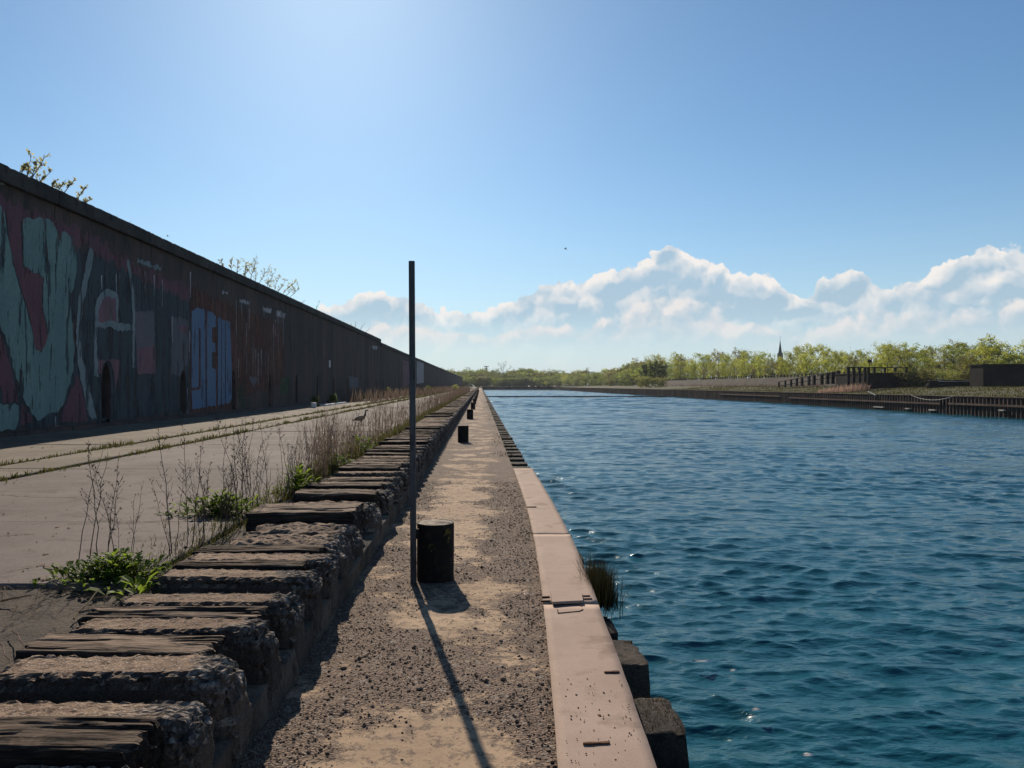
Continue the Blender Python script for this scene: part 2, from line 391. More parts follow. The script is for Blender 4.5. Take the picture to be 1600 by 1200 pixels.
def walkway_mat():
    m, t, out = newmat('sand_and_gravel')
    v = N(t, 'ShaderNodeNewGeometry').outputs['Position']
    at = N(t, 'ShaderNodeAttribute', attribute_name='gravel').outputs['Fac']
    fine = NOISE(t, v, 22.0, 5, 0.7)
    mid = NOISE(t, v, 5.0, 5, 0.65)
    big = NOISE(t, v, 0.9, 4, 0.6)
    g = M(t, 'ADD', at, M(t, 'MULTIPLY', M(t, 'SUBTRACT', mid, 0.5), 1.7))
    g = M(t, 'ADD', g, M(t, 'MULTIPLY', M(t, 'SUBTRACT', fine, 0.5), 1.1))
    g = SM(t, g, 0.34, 0.66)
    vo = N(t, 'ShaderNodeTexVoronoi', {'Vector': v, 'Scale': 75.0})
    vo2 = N(t, 'ShaderNodeTexVoronoi', {'Vector': v, 'Scale': 38.0})
    gcol = MIX(t, N(t, 'ShaderNodeSeparateColor', {0: vo.outputs['Color']}).outputs[0], (0.108, 0.073, 0.054), (0.255, 0.178, 0.130))
    gcol = MIX(t, SM(t, N(t, 'ShaderNodeSeparateColor', {0: vo2.outputs['Color']}).outputs[1], 0.88, 0.93), gcol, (0.27, 0.22, 0.18))
    gcol = MIX(t, M(t, 'MULTIPLY', SM(t, vo.outputs['Distance'], 0.30, 0.75), 0.75), gcol, (0.050, 0.038, 0.032))
    scol = MIX(t, SM(t, big, 0.38, 0.62), (0.305, 0.212, 0.138), (0.360, 0.255, 0.168))
    scol = MIX(t, SM(t, mid, 0.52, 0.72), scol, (0.220, 0.158, 0.114))
    sp = SM(t, NOISE(t, v, 60.0, 3, 0.6), 0.60, 0.70)
    scol = MIX(t, M(t, 'MULTIPLY', sp, 0.8), scol, (0.085, 0.062, 0.050))
    scol = MIX(t, M(t, 'MULTIPLY', SM(t, NOISE(t, v, 14.0, 6, 0.75), 0.50, 0.60), 0.80), scol, (0.120, 0.088, 0.068))
    col = MIX(t, g, scol, gcol)
    hv = M(t, 'MULTIPLY', M(t, 'SUBTRACT', 1.0, vo.outputs['Distance']), g)
    h = M(t, 'ADD', hv, M(t, 'MULTIPLY', fine, 0.5))
    bn = N(t, 'ShaderNodeBump', {'Strength': 0.8, 'Distance': 0.010, 'Height': h})
    p = N(t, 'ShaderNodeBsdfPrincipled', {'Base Color': col, 'Roughness': 0.95, 'Specular IOR Level': 0.2, 'Normal': bn.outputs[0]})
    t.links.new(p.outputs[0], out.inputs[0])
    return m


MAT['walk'] = walkway_mat()


def water_mat():
    m, t, out = newmat('canal_water')
    v = N(t, 'ShaderNodeNewGeometry').outputs['Position']
    s = N(t, 'ShaderNodeVectorMath', {0: v, 1: (0.50, 1.0, 1.0)}, operation='MULTIPLY').outputs[0]
    a = NOISE(t, s, 14.0, 4, 0.6)
    b = NOISE(t, s, 4.5, 3, 0.55)
    c = NOISE(t, s, 1.6, 3, 0.5)
    b0 = N(t, 'ShaderNodeBump', {'Strength': 0.8, 'Distance': 0.38, 'Height': NOISE(t, s, 0.42, 2, 0.5)})
    b1 = N(t, 'ShaderNodeBump', {'Strength': 0.8, 'Distance': 0.15, 'Height': c, 'Normal': b0.outputs[0]})
    b2 = N(t, 'ShaderNodeBump', {'Strength': 0.8, 'Distance': 0.058, 'Height': b, 'Normal': b1.outputs[0]})
    b3 = N(t, 'ShaderNodeBump', {'Strength': 0.8, 'Distance': 0.018, 'Height': a, 'Normal': b2.outputs[0]})
    big = NOISE(t, v, 0.05, 3)
    col = MIX(t, SM(t, big, 0.35, 0.65), (0.006, 0.066, 0.092), (0.008, 0.077, 0.104))
    p = N(t, 'ShaderNodeBsdfPrincipled', {'Base Color': col, 'Roughness': 0.15, 'IOR': 1.333, 'Normal': b3.outputs[0]})
    t.links.new(p.outputs[0], out.inputs[0])
    return m


MAT['water'] = water_mat()


# ------------------------------------------------------------------ mesh helpers
class MB:
    def __init__(s):
        s.v, s.f = [], []

    def add(s, vs, fs):
        o = len(s.v)
        s.v.extend([tuple(p) for p in vs])
        s.f.extend([tuple(i + o for i in f) for f in fs])
        return s

    def box(s, x0, x1, y0, y1, z0, z1):
        return s.add([(x0, y0, z0), (x1, y0, z0), (x1, y1, z0), (x0, y1, z0), (x0, y0, z1), (x1, y0, z1), (x1, y1, z1), (x0, y1, z1)],
                     [(0, 3, 2, 1), (4, 5, 6, 7), (0, 1, 5, 4), (1, 2, 6, 5), (2, 3, 7, 6), (3, 0, 4, 7)])

    def tube(s, pts, rad, n=6, caps=True):
        P = [Vector(p) for p in pts]
        if not hasattr(rad, '__len__'):
            rad = [rad] * len(P)
        vs, fs = [], []
        for i, p in enumerate(P):
            t = (P[min(i + 1, len(P) - 1)] - P[max(i - 1, 0)]).normalized()
            a = Vector((1, 0, 0)) if abs(t.x) < 0.8 else Vector((0, 1, 0))
            e1 = t.cross(a).normalized()
            e2 = t.cross(e1)
            r = rad[i]
            r1, r2 = r if hasattr(r, '__len__') else (r, r)
            for k in range(n):
                w = 2 * math.pi * k / n
                vs.append(p + e1 * (r1 * math.cos(w)) + e2 * (r2 * math.sin(w)))
        for i in range(len(P) - 1):
            for k in range(n):
                fs.append((i * n + k, i * n + (k + 1) % n, (i + 1) * n + (k + 1) % n, (i + 1) * n + k))
        if caps:
            fs.append(tuple(range(n - 1, -1, -1)))
            fs.append(tuple((len(P) - 1) * n + k for k in range(n)))
        return s.add(vs, fs)

    def mesh(s, name='mesh', smooth=False):
        me = bpy.data.meshes.new(name)
        me.from_pydata(s.v, [], s.f)
        if smooth:
            me.polygons.foreach_set('use_smooth', [True] * len(me.polygons))
        me.update()
        return me


def npmesh(name, verts, quads, smooth=False):
    me = bpy.data.meshes.new(name)
    verts = np.asarray(verts, dtype=np.float32)
    quads = np.asarray(quads, dtype=np.int32)
    k = quads.shape[1]
    me.vertices.add(len(verts))
    me.vertices.foreach_set('co', verts.ravel())
    me.loops.add(quads.size)
    me.loops.foreach_set('vertex_index', quads.ravel())
    me.polygons.add(len(quads))
    me.polygons.foreach_set('loop_start', np.arange(0, quads.size, k, dtype=np.int32))
    me.polygons.foreach_set('loop_total', np.full(len(quads), k, dtype=np.int32))
    if smooth:
        me.polygons.foreach_set('use_smooth', np.ones(len(quads), dtype=bool))
    me.update(calc_edges=True)
    me.validate()
    return me


def obj(name, me, mat=None, parent=None, loc=(0, 0, 0), rot=(0, 0, 0), scale=(1, 1, 1)):
    if isinstance(me, MB):
        me = me.mesh(name)
    o = bpy.data.objects.new(name, me)
    COL.objects.link(o)
    if mat is not None and me is not None and len(me.materials) == 0:
        me.materials.append(MAT[mat] if isinstance(mat, str) else mat)
    o.location, o.rotation_euler, o.scale = loc, rot, scale
    if parent is not None:
        o.parent = parent
    return o


def tag(o, label, cat, group=None):
    o['label'] = label
    o['category'] = cat
    if group:
        o['group'] = group
    return o


def thing(name, label, cat, loc=(0, 0, 0), group=None):
    o = obj(name, None, loc=loc)
    return tag(o, label, cat, group)


def struct(o):
    o['kind'] = 'structure'
    return o


def stuff(o, label=None, cat=None):
    o['kind'] = 'stuff'
    if label:
        o['label'] = label
        o['category'] = cat
    return o


def at(px, py, Y):
    return ((px - CX) / F * Y, Y, EYE - (py - CY) / F * Y)


def fbm(p, o=4, lac=2.1, gain=0.5):
    a, s, r = 1.0, 0.0, Vector(p)
    for _ in range(o):
        s += a * mnoise.noise(r)
        r = r * lac
        a *= gain
    return s


def rough_box(lx, ly, lz, n, r, amp, seed, freq=6.0, stretch=(1, 1, 1), edge=0.0, octv=4, end=0.0):
    """box with rounded, chipped edges, centred on its own origin"""
    nx, ny, nz = n
    h = Vector((lx / 2, ly / 2, lz / 2))
    idx, vs, fs = {}, [], []
    so = Vector((seed * 13.7, seed * 7.1, seed * 3.3))

    def vert(i, j, k):
        key = (i, j, k)
        if key in idx:
            return idx[key]
        q = Vector((-h.x + lx * i / nx, -h.y + ly * j / ny, -h.z + lz * k / nz))
        rr = r * (1 + 0.8 * fbm(q * 5 + so, 2)) if r else 0
        if end:
            e_ = max(0.0, min(1.0, (q.x / h.x - 0.45) / 0.5))
            rr += end * e_ * e_ * (1 if q.z > 0 else 0.1) * (1 + 0.9 * fbm(q * 4 + so, 2))
        rr = max(0.002, min(rr, h.y * 0.95, h.z * 0.95))
        c = Vector((max(-h.x + rr, min(h.x - rr, q.x)), max(-h.y + rr, min(h.y - rr, q.y)), max(-h.z + rr, min(h.z - rr, q.z))))
        dd = q - c
        if dd.length > 1e-7:
            q = c + dd.normalized() * rr
            nrm = dd.normalized()
        else:
            nrm = Vector((0, 0, 0))
        sp = Vector((q.x * stretch[0], q.y * stretch[1], q.z * stretch[2])) * freq + so
        e = 0.0
        if edge:
            m_ = sum(1 for a_, b_ in ((abs(q.x), h.x), (abs(q.y), h.y), (abs(q.z), h.z)) if b_ - a_ < 0.05)
            e = edge * max(0, m_ - 1) * abs(fbm(q * 14 + so, 3))
        if end:
            e += e_ * 0.020 * fbm(q * 26 + so, 3) * max(0.0, min(1.0, q.z / h.z + 0.3))
        q = q + nrm * (amp * fbm(sp, octv) - e)
        idx[key] = len(vs)
        vs.append(q)
        return idx[key]

    for i in range(nx):
        for j in range(ny):
            fs.append((vert(i, j, 0), vert(i, j + 1, 0), vert(i + 1, j + 1, 0), vert(i + 1, j, 0)))
            fs.append((vert(i, j, nz), vert(i + 1, j, nz), vert(i + 1, j + 1, nz), vert(i, j + 1, nz)))
    for i in range(nx):
        for k in range(nz):
            fs.append((vert(i, 0, k), vert(i + 1, 0, k), vert(i + 1, 0, k + 1), vert(i, 0, k + 1)))
            fs.append((vert(i, ny, k), vert(i, ny, k + 1), vert(i + 1, ny, k + 1), vert(i + 1, ny, k)))
    for j in range(ny):
        for k in range(nz):
            fs.append((vert(0, j, k), vert(0, j, k + 1), vert(0, j + 1, k + 1), vert(0, j + 1, k)))
            fs.append((vert(nx, j, k), vert(nx, j + 1, k), vert(nx, j + 1, k + 1), vert(nx, j, k + 1)))
    return MB().add(vs, fs)


def grid_mesh(name, xs, ys, zf):
    X, Yg = np.meshgrid(np.asarray(xs, float), np.asarray(ys, float))
    Z = zf(X, Yg)
    V = np.stack([X.ravel(), Yg.ravel(), Z.ravel()], 1)
    w, hh = len(xs), len(ys)
    i = (np.arange(hh - 1)[:, None] * w + np.arange(w - 1)[None, :]).ravel()
    return npmesh(name, V, np.stack([i, i + 1, i + w + 1, i + w], 1), True)


def noise_grid(X, Y, f, o=4, seed=0.0):
    out = np.empty(X.size)
    for i, (x, y) in enumerate(zip(X.ravel(), Y.ravel())):
        out[i] = fbm((x * f + seed, y * f - seed, seed * 0.37), o)
    return out.reshape(X.shape)


def blades(base, h, w, lean=0.35, curl=0.3, seed=1):
    """thin grass blades as tapering bent strips; base is an (n,3) array"""
    g = np.random.default_rng(seed)
    n = len(base)
    h = np.broadcast_to(h, n).astype(float)
    w = np.broadcast_to(w, n).astype(float)
    a = g.uniform(0, 2 * np.pi, n)
    l = g.normal(0, lean, n)
    b = g.uniform(0, 2 * np.pi, n)
    dx, dy = np.cos(a), np.sin(a)
    sx, sy = np.cos(b) * w / 2, np.sin(b) * w / 2
    V = np.empty((n, 5, 3))
    for k, (tt, ww) in enumerate(((0, 1), (0, 1), (0.55, 0.7), (0.55, 0.7), (1, 0))):
        sg = 1 if k % 2 == 0 else -1
        off = l * h * (tt * (1 - curl) + curl * tt * tt)
        V[:, k, 0] = base[:, 0] + dx * off + sg * sx * ww
        V[:, k, 1] = base[:, 1] + dy * off + sg * sy * ww
        V[:, k, 2] = base[:, 2] + h * tt * np.sqrt(np.maximum(0.1, 1 - (l * tt) ** 2 * 0.6))
    o = np.arange(n) * 5
    T = np.concatenate([np.stack([o, o + 1, o + 3], 1), np.stack([o, o + 3, o + 2], 1), np.stack([o + 2, o + 3, o + 4], 1)])
    return npmesh('blades', V.reshape(-1, 3), T)


# ------------------------------------------------------------------ setting: water, land, quay
WATER_Z = -1.6
YARD_Z = 0.33
BANK_X = 52.0
FAR_Y = 546.0


def build_water():
    nr, nc = 1500, 560
    yy = 0.8 * (FAR_Y / 0.8) ** (np.arange(nr) / (nr - 1))
    t = np.linspace(0, 1, nc)
    Yg = np.repeat(yy[:, None], nc, 1)
    span = np.minimum(BANK_X - 0.3, 0.82 * yy + 2.5)
    Xg = 0.3 + span[:, None] * t[None, :] ** 1.1
    Xg[:, -1] = BANK_X + 0.6
    Z = np.zeros_like(Xg)
    DX, DY = np.zeros_like(Xg), np.zeros_like(Xg)
    row = np.gradient(yy)[:, None]
    g = np.random.default_rng(11)
    lam = np.exp(np.linspace(np.log(0.11), np.log(1.5), 72))
    for L in lam:
        th = g.normal(-0.20, 0.50)
        kx, ky = math.sin(th), -math.cos(th)
        k = 2 * math.pi / L
        ph = g.uniform(0, 6.28)
        sl = 0.036 * (1.0 if L < 0.55 else (0.55 / L) ** 0.8) * (1.0 if L > 0.18 else L / 0.18)
        a = sl / k
        wgt = np.clip((L / row - 1.8) / 2.0, 0, 1)
        arg = k * (kx * Xg + ky * Yg) + ph + 0.8 * np.sin(0.35 * Xg * L + ph) + 0.8 * np.sin(0.3 * Yg - ph)
        Z += wgt * a * np.sin(arg)
        DX += wgt * kx * a * np.cos(arg)
        DY += wgt * ky * a * np.cos(arg)
    far = np.clip((Yg - 18) / 110, 0, 1)
    for L in np.exp(np.linspace(np.log(1.2), np.log(6.0), 30)):
        th = g.normal(-0.15, 0.40)
        kx, ky = math.sin(th), -math.cos(th)
        k = 2 * math.pi / L
        ph = g.uniform(0, 6.28)
        a = 0.034 / k
        wgt = np.clip((L / row - 1.6) / 1.6, 0, 1) * far
        arg = k * (kx * Xg + ky * Yg) + ph + 1.2 * np.sin(1.1 * Xg / L + ph) + 0.8 * np.sin(0.9 * Yg / L - ph)
        Z += wgt * a * np.sin(arg)
    gust = 1 + 0.35 * np.sin(0.23 * Xg + 0.31 * Yg) * np.sin(0.17 * Xg - 0.21 * Yg + 1.0)
    Z *= gust
    Xg2, Yg2 = Xg + DX * 1.35, Yg + DY * 1.35
    Xg2[:, 0], Xg2[:, -1] = 0.3, BANK_X + 0.6
    V = np.stack([Xg2.ravel(), Yg2.ravel(), Z.ravel() + WATER_Z], 1)
    i = (np.arange(nr - 1)[:, None] * nc + np.arange(nc - 1)[None, :]).ravel()
    me = npmesh('water', V, np.stack([i, i + 1, i + nc + 1, i + nc], 1), True)
    struct(obj('water', me, 'water'))
    b = MB()
    b.add([(0.3, -60, WATER_Z), (BANK_X + .6, -60, WATER_Z), (BANK_X + .6, 0.8, WATER_Z), (0.3, 0.8, WATER_Z)], [(0, 1, 2, 3)])
    struct(obj('water', b, 'water'))
    b = MB()
    b.add([(-30, -80, -5), (90, -80, -5), (90, FAR_Y + 20, -5), (-30, FAR_Y + 20, -5)], [(0, 1, 2, 3)])
    struct(obj('canal_bed', b, 'soil'))


build_water()

# land sheets: left of the quay, right bank, far side
b = MB()
b.add([(-4000, -300, 0.26), (-2.0, -300, 0.26), (-2.0, 560, 0.26), (-4000, 560, 0.26)], [(0, 1, 2, 3)])
b.add([(-4000, 560, 0.26), (-2.0, 560, 0.26), (4000, 560, 0.26), (4000, 6000, 0.26), (-4000, 6000, 0.26)], [(0, 1, 2, 3, 4)])
struct(obj('ground', b, 'land'))


def bank_z(X, Y):
    s = np.clip((X - BANK_X - 0.6) / 20.0, 0, 1)
    z = 0.40 + 0.95 * s * s * (3 - 2 * s)
    return z


xs = np.concatenate([[BANK_X + 0.45], np.arange(BANK_X + 1.2, 90, 1.2), [110, 150, 300, 1000, 4000]])
ys = np.concatenate([[-200, 0, 30], np.arange(50, 320, 2.5), np.arange(325, 580, 10), [700]])
Xm, Ym = np.meshgrid(xs, ys)
nz = noise_grid(Xm, Ym, 0.16, 4, 3.0)
zz = bank_z(Xm, Ym) + np.where((Xm > BANK_X + 1) & (Xm < 100), 0.16 * nz, 0)
gx = obj('right_bank', grid_mesh('right_bank', xs, ys, lambda X, Y: zz), 'land')
struct(gx)

# ---- walkway
wy = np.concatenate([np.arange(-3, 1, 0.5), np.arange(1, 16, 0.03), np.arange(16, 40, 0.12), np.arange(40, 120, 0.6), np.arange(120, FAR_Y + 1, 6)])
wx = np.linspace(-1.12, 0.62, 50)
Xm, Ym = np.meshgrid(wx, wy)


def gravel_field(X, Y):
    g = 0.58 + 0.80 * noise_grid(X, Y, 1.5, 5, 5.0)
    g += 0.45 * np.clip((X - 0.08) / 0.35, 0, 1) + 0.35 * np.clip((-0.62 - X) / 0.25, 0, 1)
    for cx, cy, rx, ry, s in ((-0.28, 3.35, 0.36, 0.46, -0.95), (-0.02, 5.7, 0.28, 0.6, -0.45), (-0.35, 4.35, 0.55, 0.34, 0.55), (0.25, 3.9, 0.25, 0.9, 0.3),
                              (-0.25, 8.3, 0.45, 0.9, -0.5), (0.2, 7.2, 0.3, 0.8, 0.5), (-0.2, 11.5, 0.5, 1.2, -0.4), (0.05, 2.75, 0.25, 0.35, -0.5)):
        g += s * np.exp(-(((X - cx) / rx) ** 2 + ((Y - cy) / ry) ** 2))
    return np.clip(g, 0, 1)


gf = gravel_field(Xm, Ym)
zw = np.where(Ym < 16, 0.010 * noise_grid(Xm, Ym, 2.2, 4, 1.0) + 0.004 * noise_grid(Xm, Ym, 16, 2, 2.0), 0.0) + 0.006 * gf
wm = grid_mesh('walkway', wx, wy, lambda X, Y: zw)
attr = wm.attributes.new('gravel', 'FLOAT', 'POINT')
attr.data.foreach_set('value', gf.ravel().astype(np.float32))
walk = struct(obj('walkway', wm, 'walk'))


def build_pebbles():
    n = 42000
    Y = 1.6 + 11.0 * rng.random(n) ** 1.7
    X = rng.uniform(-1.0, 0.60, n)
    xi = np.clip(((X - wx[0]) / (wx[1] - wx[0])).astype(int), 0, len(wx) - 1)
    yi = np.clip(np.searchsorted(wy, Y), 0, len(wy) - 1)
    keep = rng.random(n) < np.clip((gf[yi, xi] - 0.25) * 1.3, 0.03, 1)
    X, Y = X[keep], Y[keep]
    Z = zw[yi, xi][keep]
    n = len(X)
    s = np.exp(rng.normal(math.log(0.0046), 0.42, n))
    oct_ = np.array([(1, 0, 0), (0, 1, 0), (-1, 0, 0), (0, -1, 0), (0, 0, 0.75), (0, 0, -0.6)], float)
    V = oct_[None] * rng.uniform(0.6, 1.25, (n, 6, 1))
    a = rng.uniform(0, 6.28, n)
    c, sn = np.cos(a)[:, None], np.sin(a)[:, None]
    st = rng.uniform(0.7, 1.5, n)[:, None]
    x, y = V[:, :, 0] * st, V[:, :, 1]
    P = np.stack([(x * c - y * sn) * s[:, None] + X[:, None], (x * sn + y * c) * s[:, None] + Y[:, None], V[:, :, 2] * s[:, None] + Z[:, None] + s[:, None] * 0.25], 2)
    o = (np.arange(n) * 6)[:, None, None]
    T = np.array([(0, 1, 4), (1, 2, 4), (2, 3, 4), (3, 0, 4), (1, 0, 5), (2, 1, 5), (3, 2, 5), (0, 3, 5)])[None] + o
    me = npmesh('pebbles', P.reshape(-1, 3), T.reshape(-1, 3))
    stuff(obj('gravel', me, 'stone'), 'loose dark gravel strewn over the sandy walkway', 'gravel')


build_pebbles()

# ---- quay wall under the walkway with its crumbling edge blocks
quay = thing('quay_wall', 'dark crumbling concrete quay wall dropping from the walkway into the water', 'quay wall')
b = MB()
b.box(-1.1, 0.55, -3, FAR_Y, -3.5, -0.06)
obj('wall_face', b, 'edge', quay)
ev = [rough_box(0.44, 0.46, 2.2, (12, 12, 16), 0.006, 0.005, s + 40, 11, edge=0.022) for s in range(6)]
ev = [e.mesh('edge_block', True) for e in ev]
evl = [rough_box(0.44, 0.46, 2.2, (3, 3, 3), 0.03, 0.02, s + 60, 7).mesh('edge_block') for s in range(3)]
ey = [1.75, 2.65, 3.78, 4.68, 5.60, 6.48, 7.40] + [8.35 + 0.97 * i for i in range(100)]
edge_tops = []
for i, y in enumerate(ey):
    near = y < 24
    me = (ev if near else evl)[i % (6 if near else 3)]
    zt = -0.03 - 0.03 * random.random() - (0.10 if y in (5.60,) else 0)
    x = 0.768 + random.uniform(-0.008, 0.008)
    obj('edge_block', me, 'edge', quay, (x, y, zt - 1.1), (0, 0, random.uniform(-.03, .03) + (math.pi if random.random() < .5 else 0)), (1, 1 + random.uniform(-.08, .08), 1))
    edge_tops.append((x, y, zt))
b = MB()
for i in range(470):
    y = 105.6 + i * 0.94
    b.box(0.5, 0.95, y, y + 0.48, -2.5, -0.05)
stuff(obj('edge_block', b, 'edge', quay))

# ------------------------------------------------------------------ parapet with timber ties
par = thing('parapet', 'low crumbling parapet of concrete strips and weathered cross timbers between yard and walkway', 'parapet')
ys = np.concatenate([np.arange(-2, 30, 0.05), np.arange(30, 150, 0.5), [FAR_Y]])
zs = np.linspace(-0.06, 0.175, 9)
V, Q = [], []
w = len(zs)
for i, y in enumerate(ys):
    for k, z in enumerate(zs):
        dx = 0.018 * fbm((y * 1.6, z * 3, 4.2), 4) + 0.008 * fbm((y * 9, z * 9, 1.0), 2) if y < 40 else 0
        V.append((-1.008 + dx + (0.03 if k == 0 else 0), y, z))
    V.append((-1.99, y, 0.165 + (0.02 * fbm((y * 4, 0, 0), 2) if y < 40 else 0)))
w = len(zs) + 1
for i in range(len(ys) - 1):
    for k in range(w - 1):
        a = i * w + k
        Q.append((a, a + w, a + w + 1, a + 1))
pb = npmesh('parapet_base', V, Q, False)
obj('base', pb, 'base', par)

NB, NT_ = 10, 9
blk_hi = [rough_box(1.0, 0.30, 0.38, (60, 20, 20), 0.012, 0.007, s + 1, 14, edge=0.05, end=(0.10, 0.05, 0.13, 0.02)[s % 4]).mesh('concrete_block', False) for s in range(NB)]
blk_rd = [rough_box(1.0, 0.6, 0.38, (48, 30, 18), 0.11, 0.030, s + 21, 8, edge=0.03, end=0.08).mesh('concrete_block', False) for s in range(2)]
blk_lo = [rough_box(1.0, 0.30, 0.38, (10, 4, 5), 0.015, 0.012, s + 31, 6, end=0.05).mesh('concrete_block') for s in range(5)]


def timber(seed, n):
    t = rough_box(1.0, 0.28, 0.28, n, 0.016, 0.005, seed, 1.0, (2.2, 30, 30), octv=2)
    so = seed * 3.1
    vs = []
    for (x, y, z) in t.v:
        if z > 0.05 or abs(y) > 0.12:
            cr = fbm((x * 1.3 + so, y * 30 + so, z * 20), 2)
            z2 = z - 0.10 * max(0, cr - 0.22) * (1 if z > 0.05 else 0)
            y2 = y * (1 - 0.10 * max(0, fbm((x * 1.5, so, z * 28), 2)))
        else:
            z2, y2 = z, y
        x2 = x
        if abs(x) > 0.44:
            x2 = x + 0.035 * fbm((y * 22, z * 26, so), 2)
        z2 += 0.012 * fbm((x * 2.2, so, 0), 2)
        vs.append((x2, y2, z2))
    t.v = vs
    return t.mesh('timber_tie', False)


tim_hi = [timber(s + 3, (48, 24, 12)) for s in range(NT_)]
tim_lo = [timber(s + 50, (8, 5, 3)) for s in range(5)]

seq = [('C', 0.9, 1.35), ('T', 1.38, 1.70), ('C', 1.72, 2.02), ('C', 2.10, 2.40), ('T', 2.41, 2.66), ('C', 2.66, 2.90), ('C', 3.06, 3.34), ('T', 3.35, 3.62),
       ('C', 3.63, 3.88), ('T', 3.90, 4.10), ('C', 4.10, 4.37), ('C', 4.60, 4.88), ('T', 4.89, 5.06), ('C', 5.07, 5.36), ('T', 5.37, 5.58),
       ('R', 5.58, 6.12), ('R', 6.12, 6.68), ('H', 6.72, 7.25), ('R', 7.30, 7.95), ('H', 8.0, 8.35), ('C', 8.36, 8.85), ('T', 8.87, 9.15)]
y = 9.16
while y < 150:
    c = random.uniform(0.25, 0.33)
    seq.append(('C', y, y + c))
    y += c + 0.01
    tt = random.uniform(0.23, 0.29)
    r = random.random()
    if r > 0.07:
        seq.append(('H' if (r > 0.93 or 29 < y < 30.5) else 'T', y, y + tt))
    y += tt + 0.01
for i, (k, y0, y1) in enumerate(seq):
    ly, cy = y1 - y0, (y0 + y1) / 2
    xr = random.uniform(-0.012, 0.012)
    dz = random.uniform(-0.025, 0.015)
    hi = y0 < 22
    if k == 'C':
        me = blk_hi[i % NB] if hi else blk_lo[i % 5]
        flip = 0
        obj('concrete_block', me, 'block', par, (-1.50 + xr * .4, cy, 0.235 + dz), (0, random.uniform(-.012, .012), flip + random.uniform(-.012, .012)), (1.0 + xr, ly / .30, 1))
    elif k == 'R':
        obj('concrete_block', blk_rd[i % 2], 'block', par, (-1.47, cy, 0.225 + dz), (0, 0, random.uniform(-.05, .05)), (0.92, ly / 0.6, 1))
    else:
        me = tim_hi[i % NT_] if hi else tim_lo[i % 5]
        up = 0.05 if k == 'H' else 0.0
        xe = -1.10 - 0.11 * random.random() + (0.05 if k == 'H' else 0.0)
        xw = -2.0 - random.uniform(-.05, .08)
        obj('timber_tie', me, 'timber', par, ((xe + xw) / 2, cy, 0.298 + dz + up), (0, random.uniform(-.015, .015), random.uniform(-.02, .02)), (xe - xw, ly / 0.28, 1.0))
b = MB()
for i in range(700):
    y0 = 150 + i * 0.56
    b.box(-2.0, -1.0 - 0.08 * (i % 2), y0, y0 + 0.55, 0.0, 0.40 + 0.05 * random.random())
stuff(obj('concrete_block', b, 'block', par))

# ------------------------------------------------------------------ yard slabs
yard = struct(obj('yard', MB().add([(-12.6, -20, 0.285), (-1.9, -20, 0.285), (-1.9, 500, 0.285), (-12.6, 500, 0.285)], [(0, 1, 2, 3)]), 'soil'))
rows = [4.87, 7.10, 11.6]
while rows[-1] < 118:
    rows.append(rows[-1] + random.choice([4.4, 4.6, 4.7]))
rows += [160, 210, 270, 340, 420, 500]
for r0, r1 in zip(rows[:-1], rows[1:]):
    for x0, x1, mt in ((-11.82, -7.68, 'slab_worn'), (-7.50, -6.53, 'slab_worn'), (-6.36, -2.25, 'slab')):
        bm = bmesh.new()
        g = 0.004
        m = MB().box(x0, x1, r0 + g, r1 - g, 0.15, YARD_Z + random.uniform(-.006, .006)).mesh('slab')
        bm.from_mesh(m)
        bmesh.ops.bevel(bm, geom=[e for e in bm.edges if all(v.co.z > 0.3 for v in e.verts)], offset=0.012, segments=1, affect='EDGES')
        bm.to_mesh(m)
        bm.free()
        obj('slab', m, mt, yard)
# rough broken ground in front of the first slab
xs = np.arange(-9, -1.95, 0.06)
ys = np.arange(1.0, 4.88, 0.06)
Xm, Ym = np.meshgrid(xs, ys)
zr = 0.295 + 0.022 * noise_grid(Xm, Ym, 2.0, 4, 8.0)
struct(obj('broken_ground', grid_mesh('broken_ground', xs, ys, lambda X, Y: zr), 'soil'))
# cracks in the big slab: narrow dark gaps
b = MB()
for pts_ in ([(0, 773), (60, 776), (130, 777)], [(0, 897), (60, 884), (110, 893)], [(0, 838), (55, 834)], [(180, 818), (320, 812), (420, 806)]):
    P = []
    for (px, py) in pts_:
        Y = F * (EYE - YARD_Z) / (py - CY)
        P.append(Vector(((px - CX) / F * Y, Y, YARD_Z + 0.009)))
    Q_ = []
    for a_, c_ in zip(P[:-1], P[1:]):
        for k in range(8):
            Q_.append(a_.lerp(c_, k / 8) + Vector((0, random.uniform(-.03, .03), 0)))
    Q_.append(P[-1])
    for a_, c_ in zip(Q_[:-1], Q_[1:]):
        wd = random.uniform(0.004, 0.012)
        b.add([a_ + Vector((0, -wd, 0)), c_ + Vector((0, -wd, 0)), c_ + Vector((0, wd, 0)), a_ + Vector((0, wd, 0))], [(0, 1, 2, 3)])
obj('crack', b, 'rust', yard)

# ------------------------------------------------------------------ the long high wall
WX = -11.8
WTOP1, WTOP2, WSTEP = 7.01, 6.62, 89.3
BAY, K0 = 6.2, 21.1
wall = thing('high_wall', 'long tall weathered concrete wall covered in faded graffiti along the left of the yard', 'wall', (WX, 0, YARD_Z))


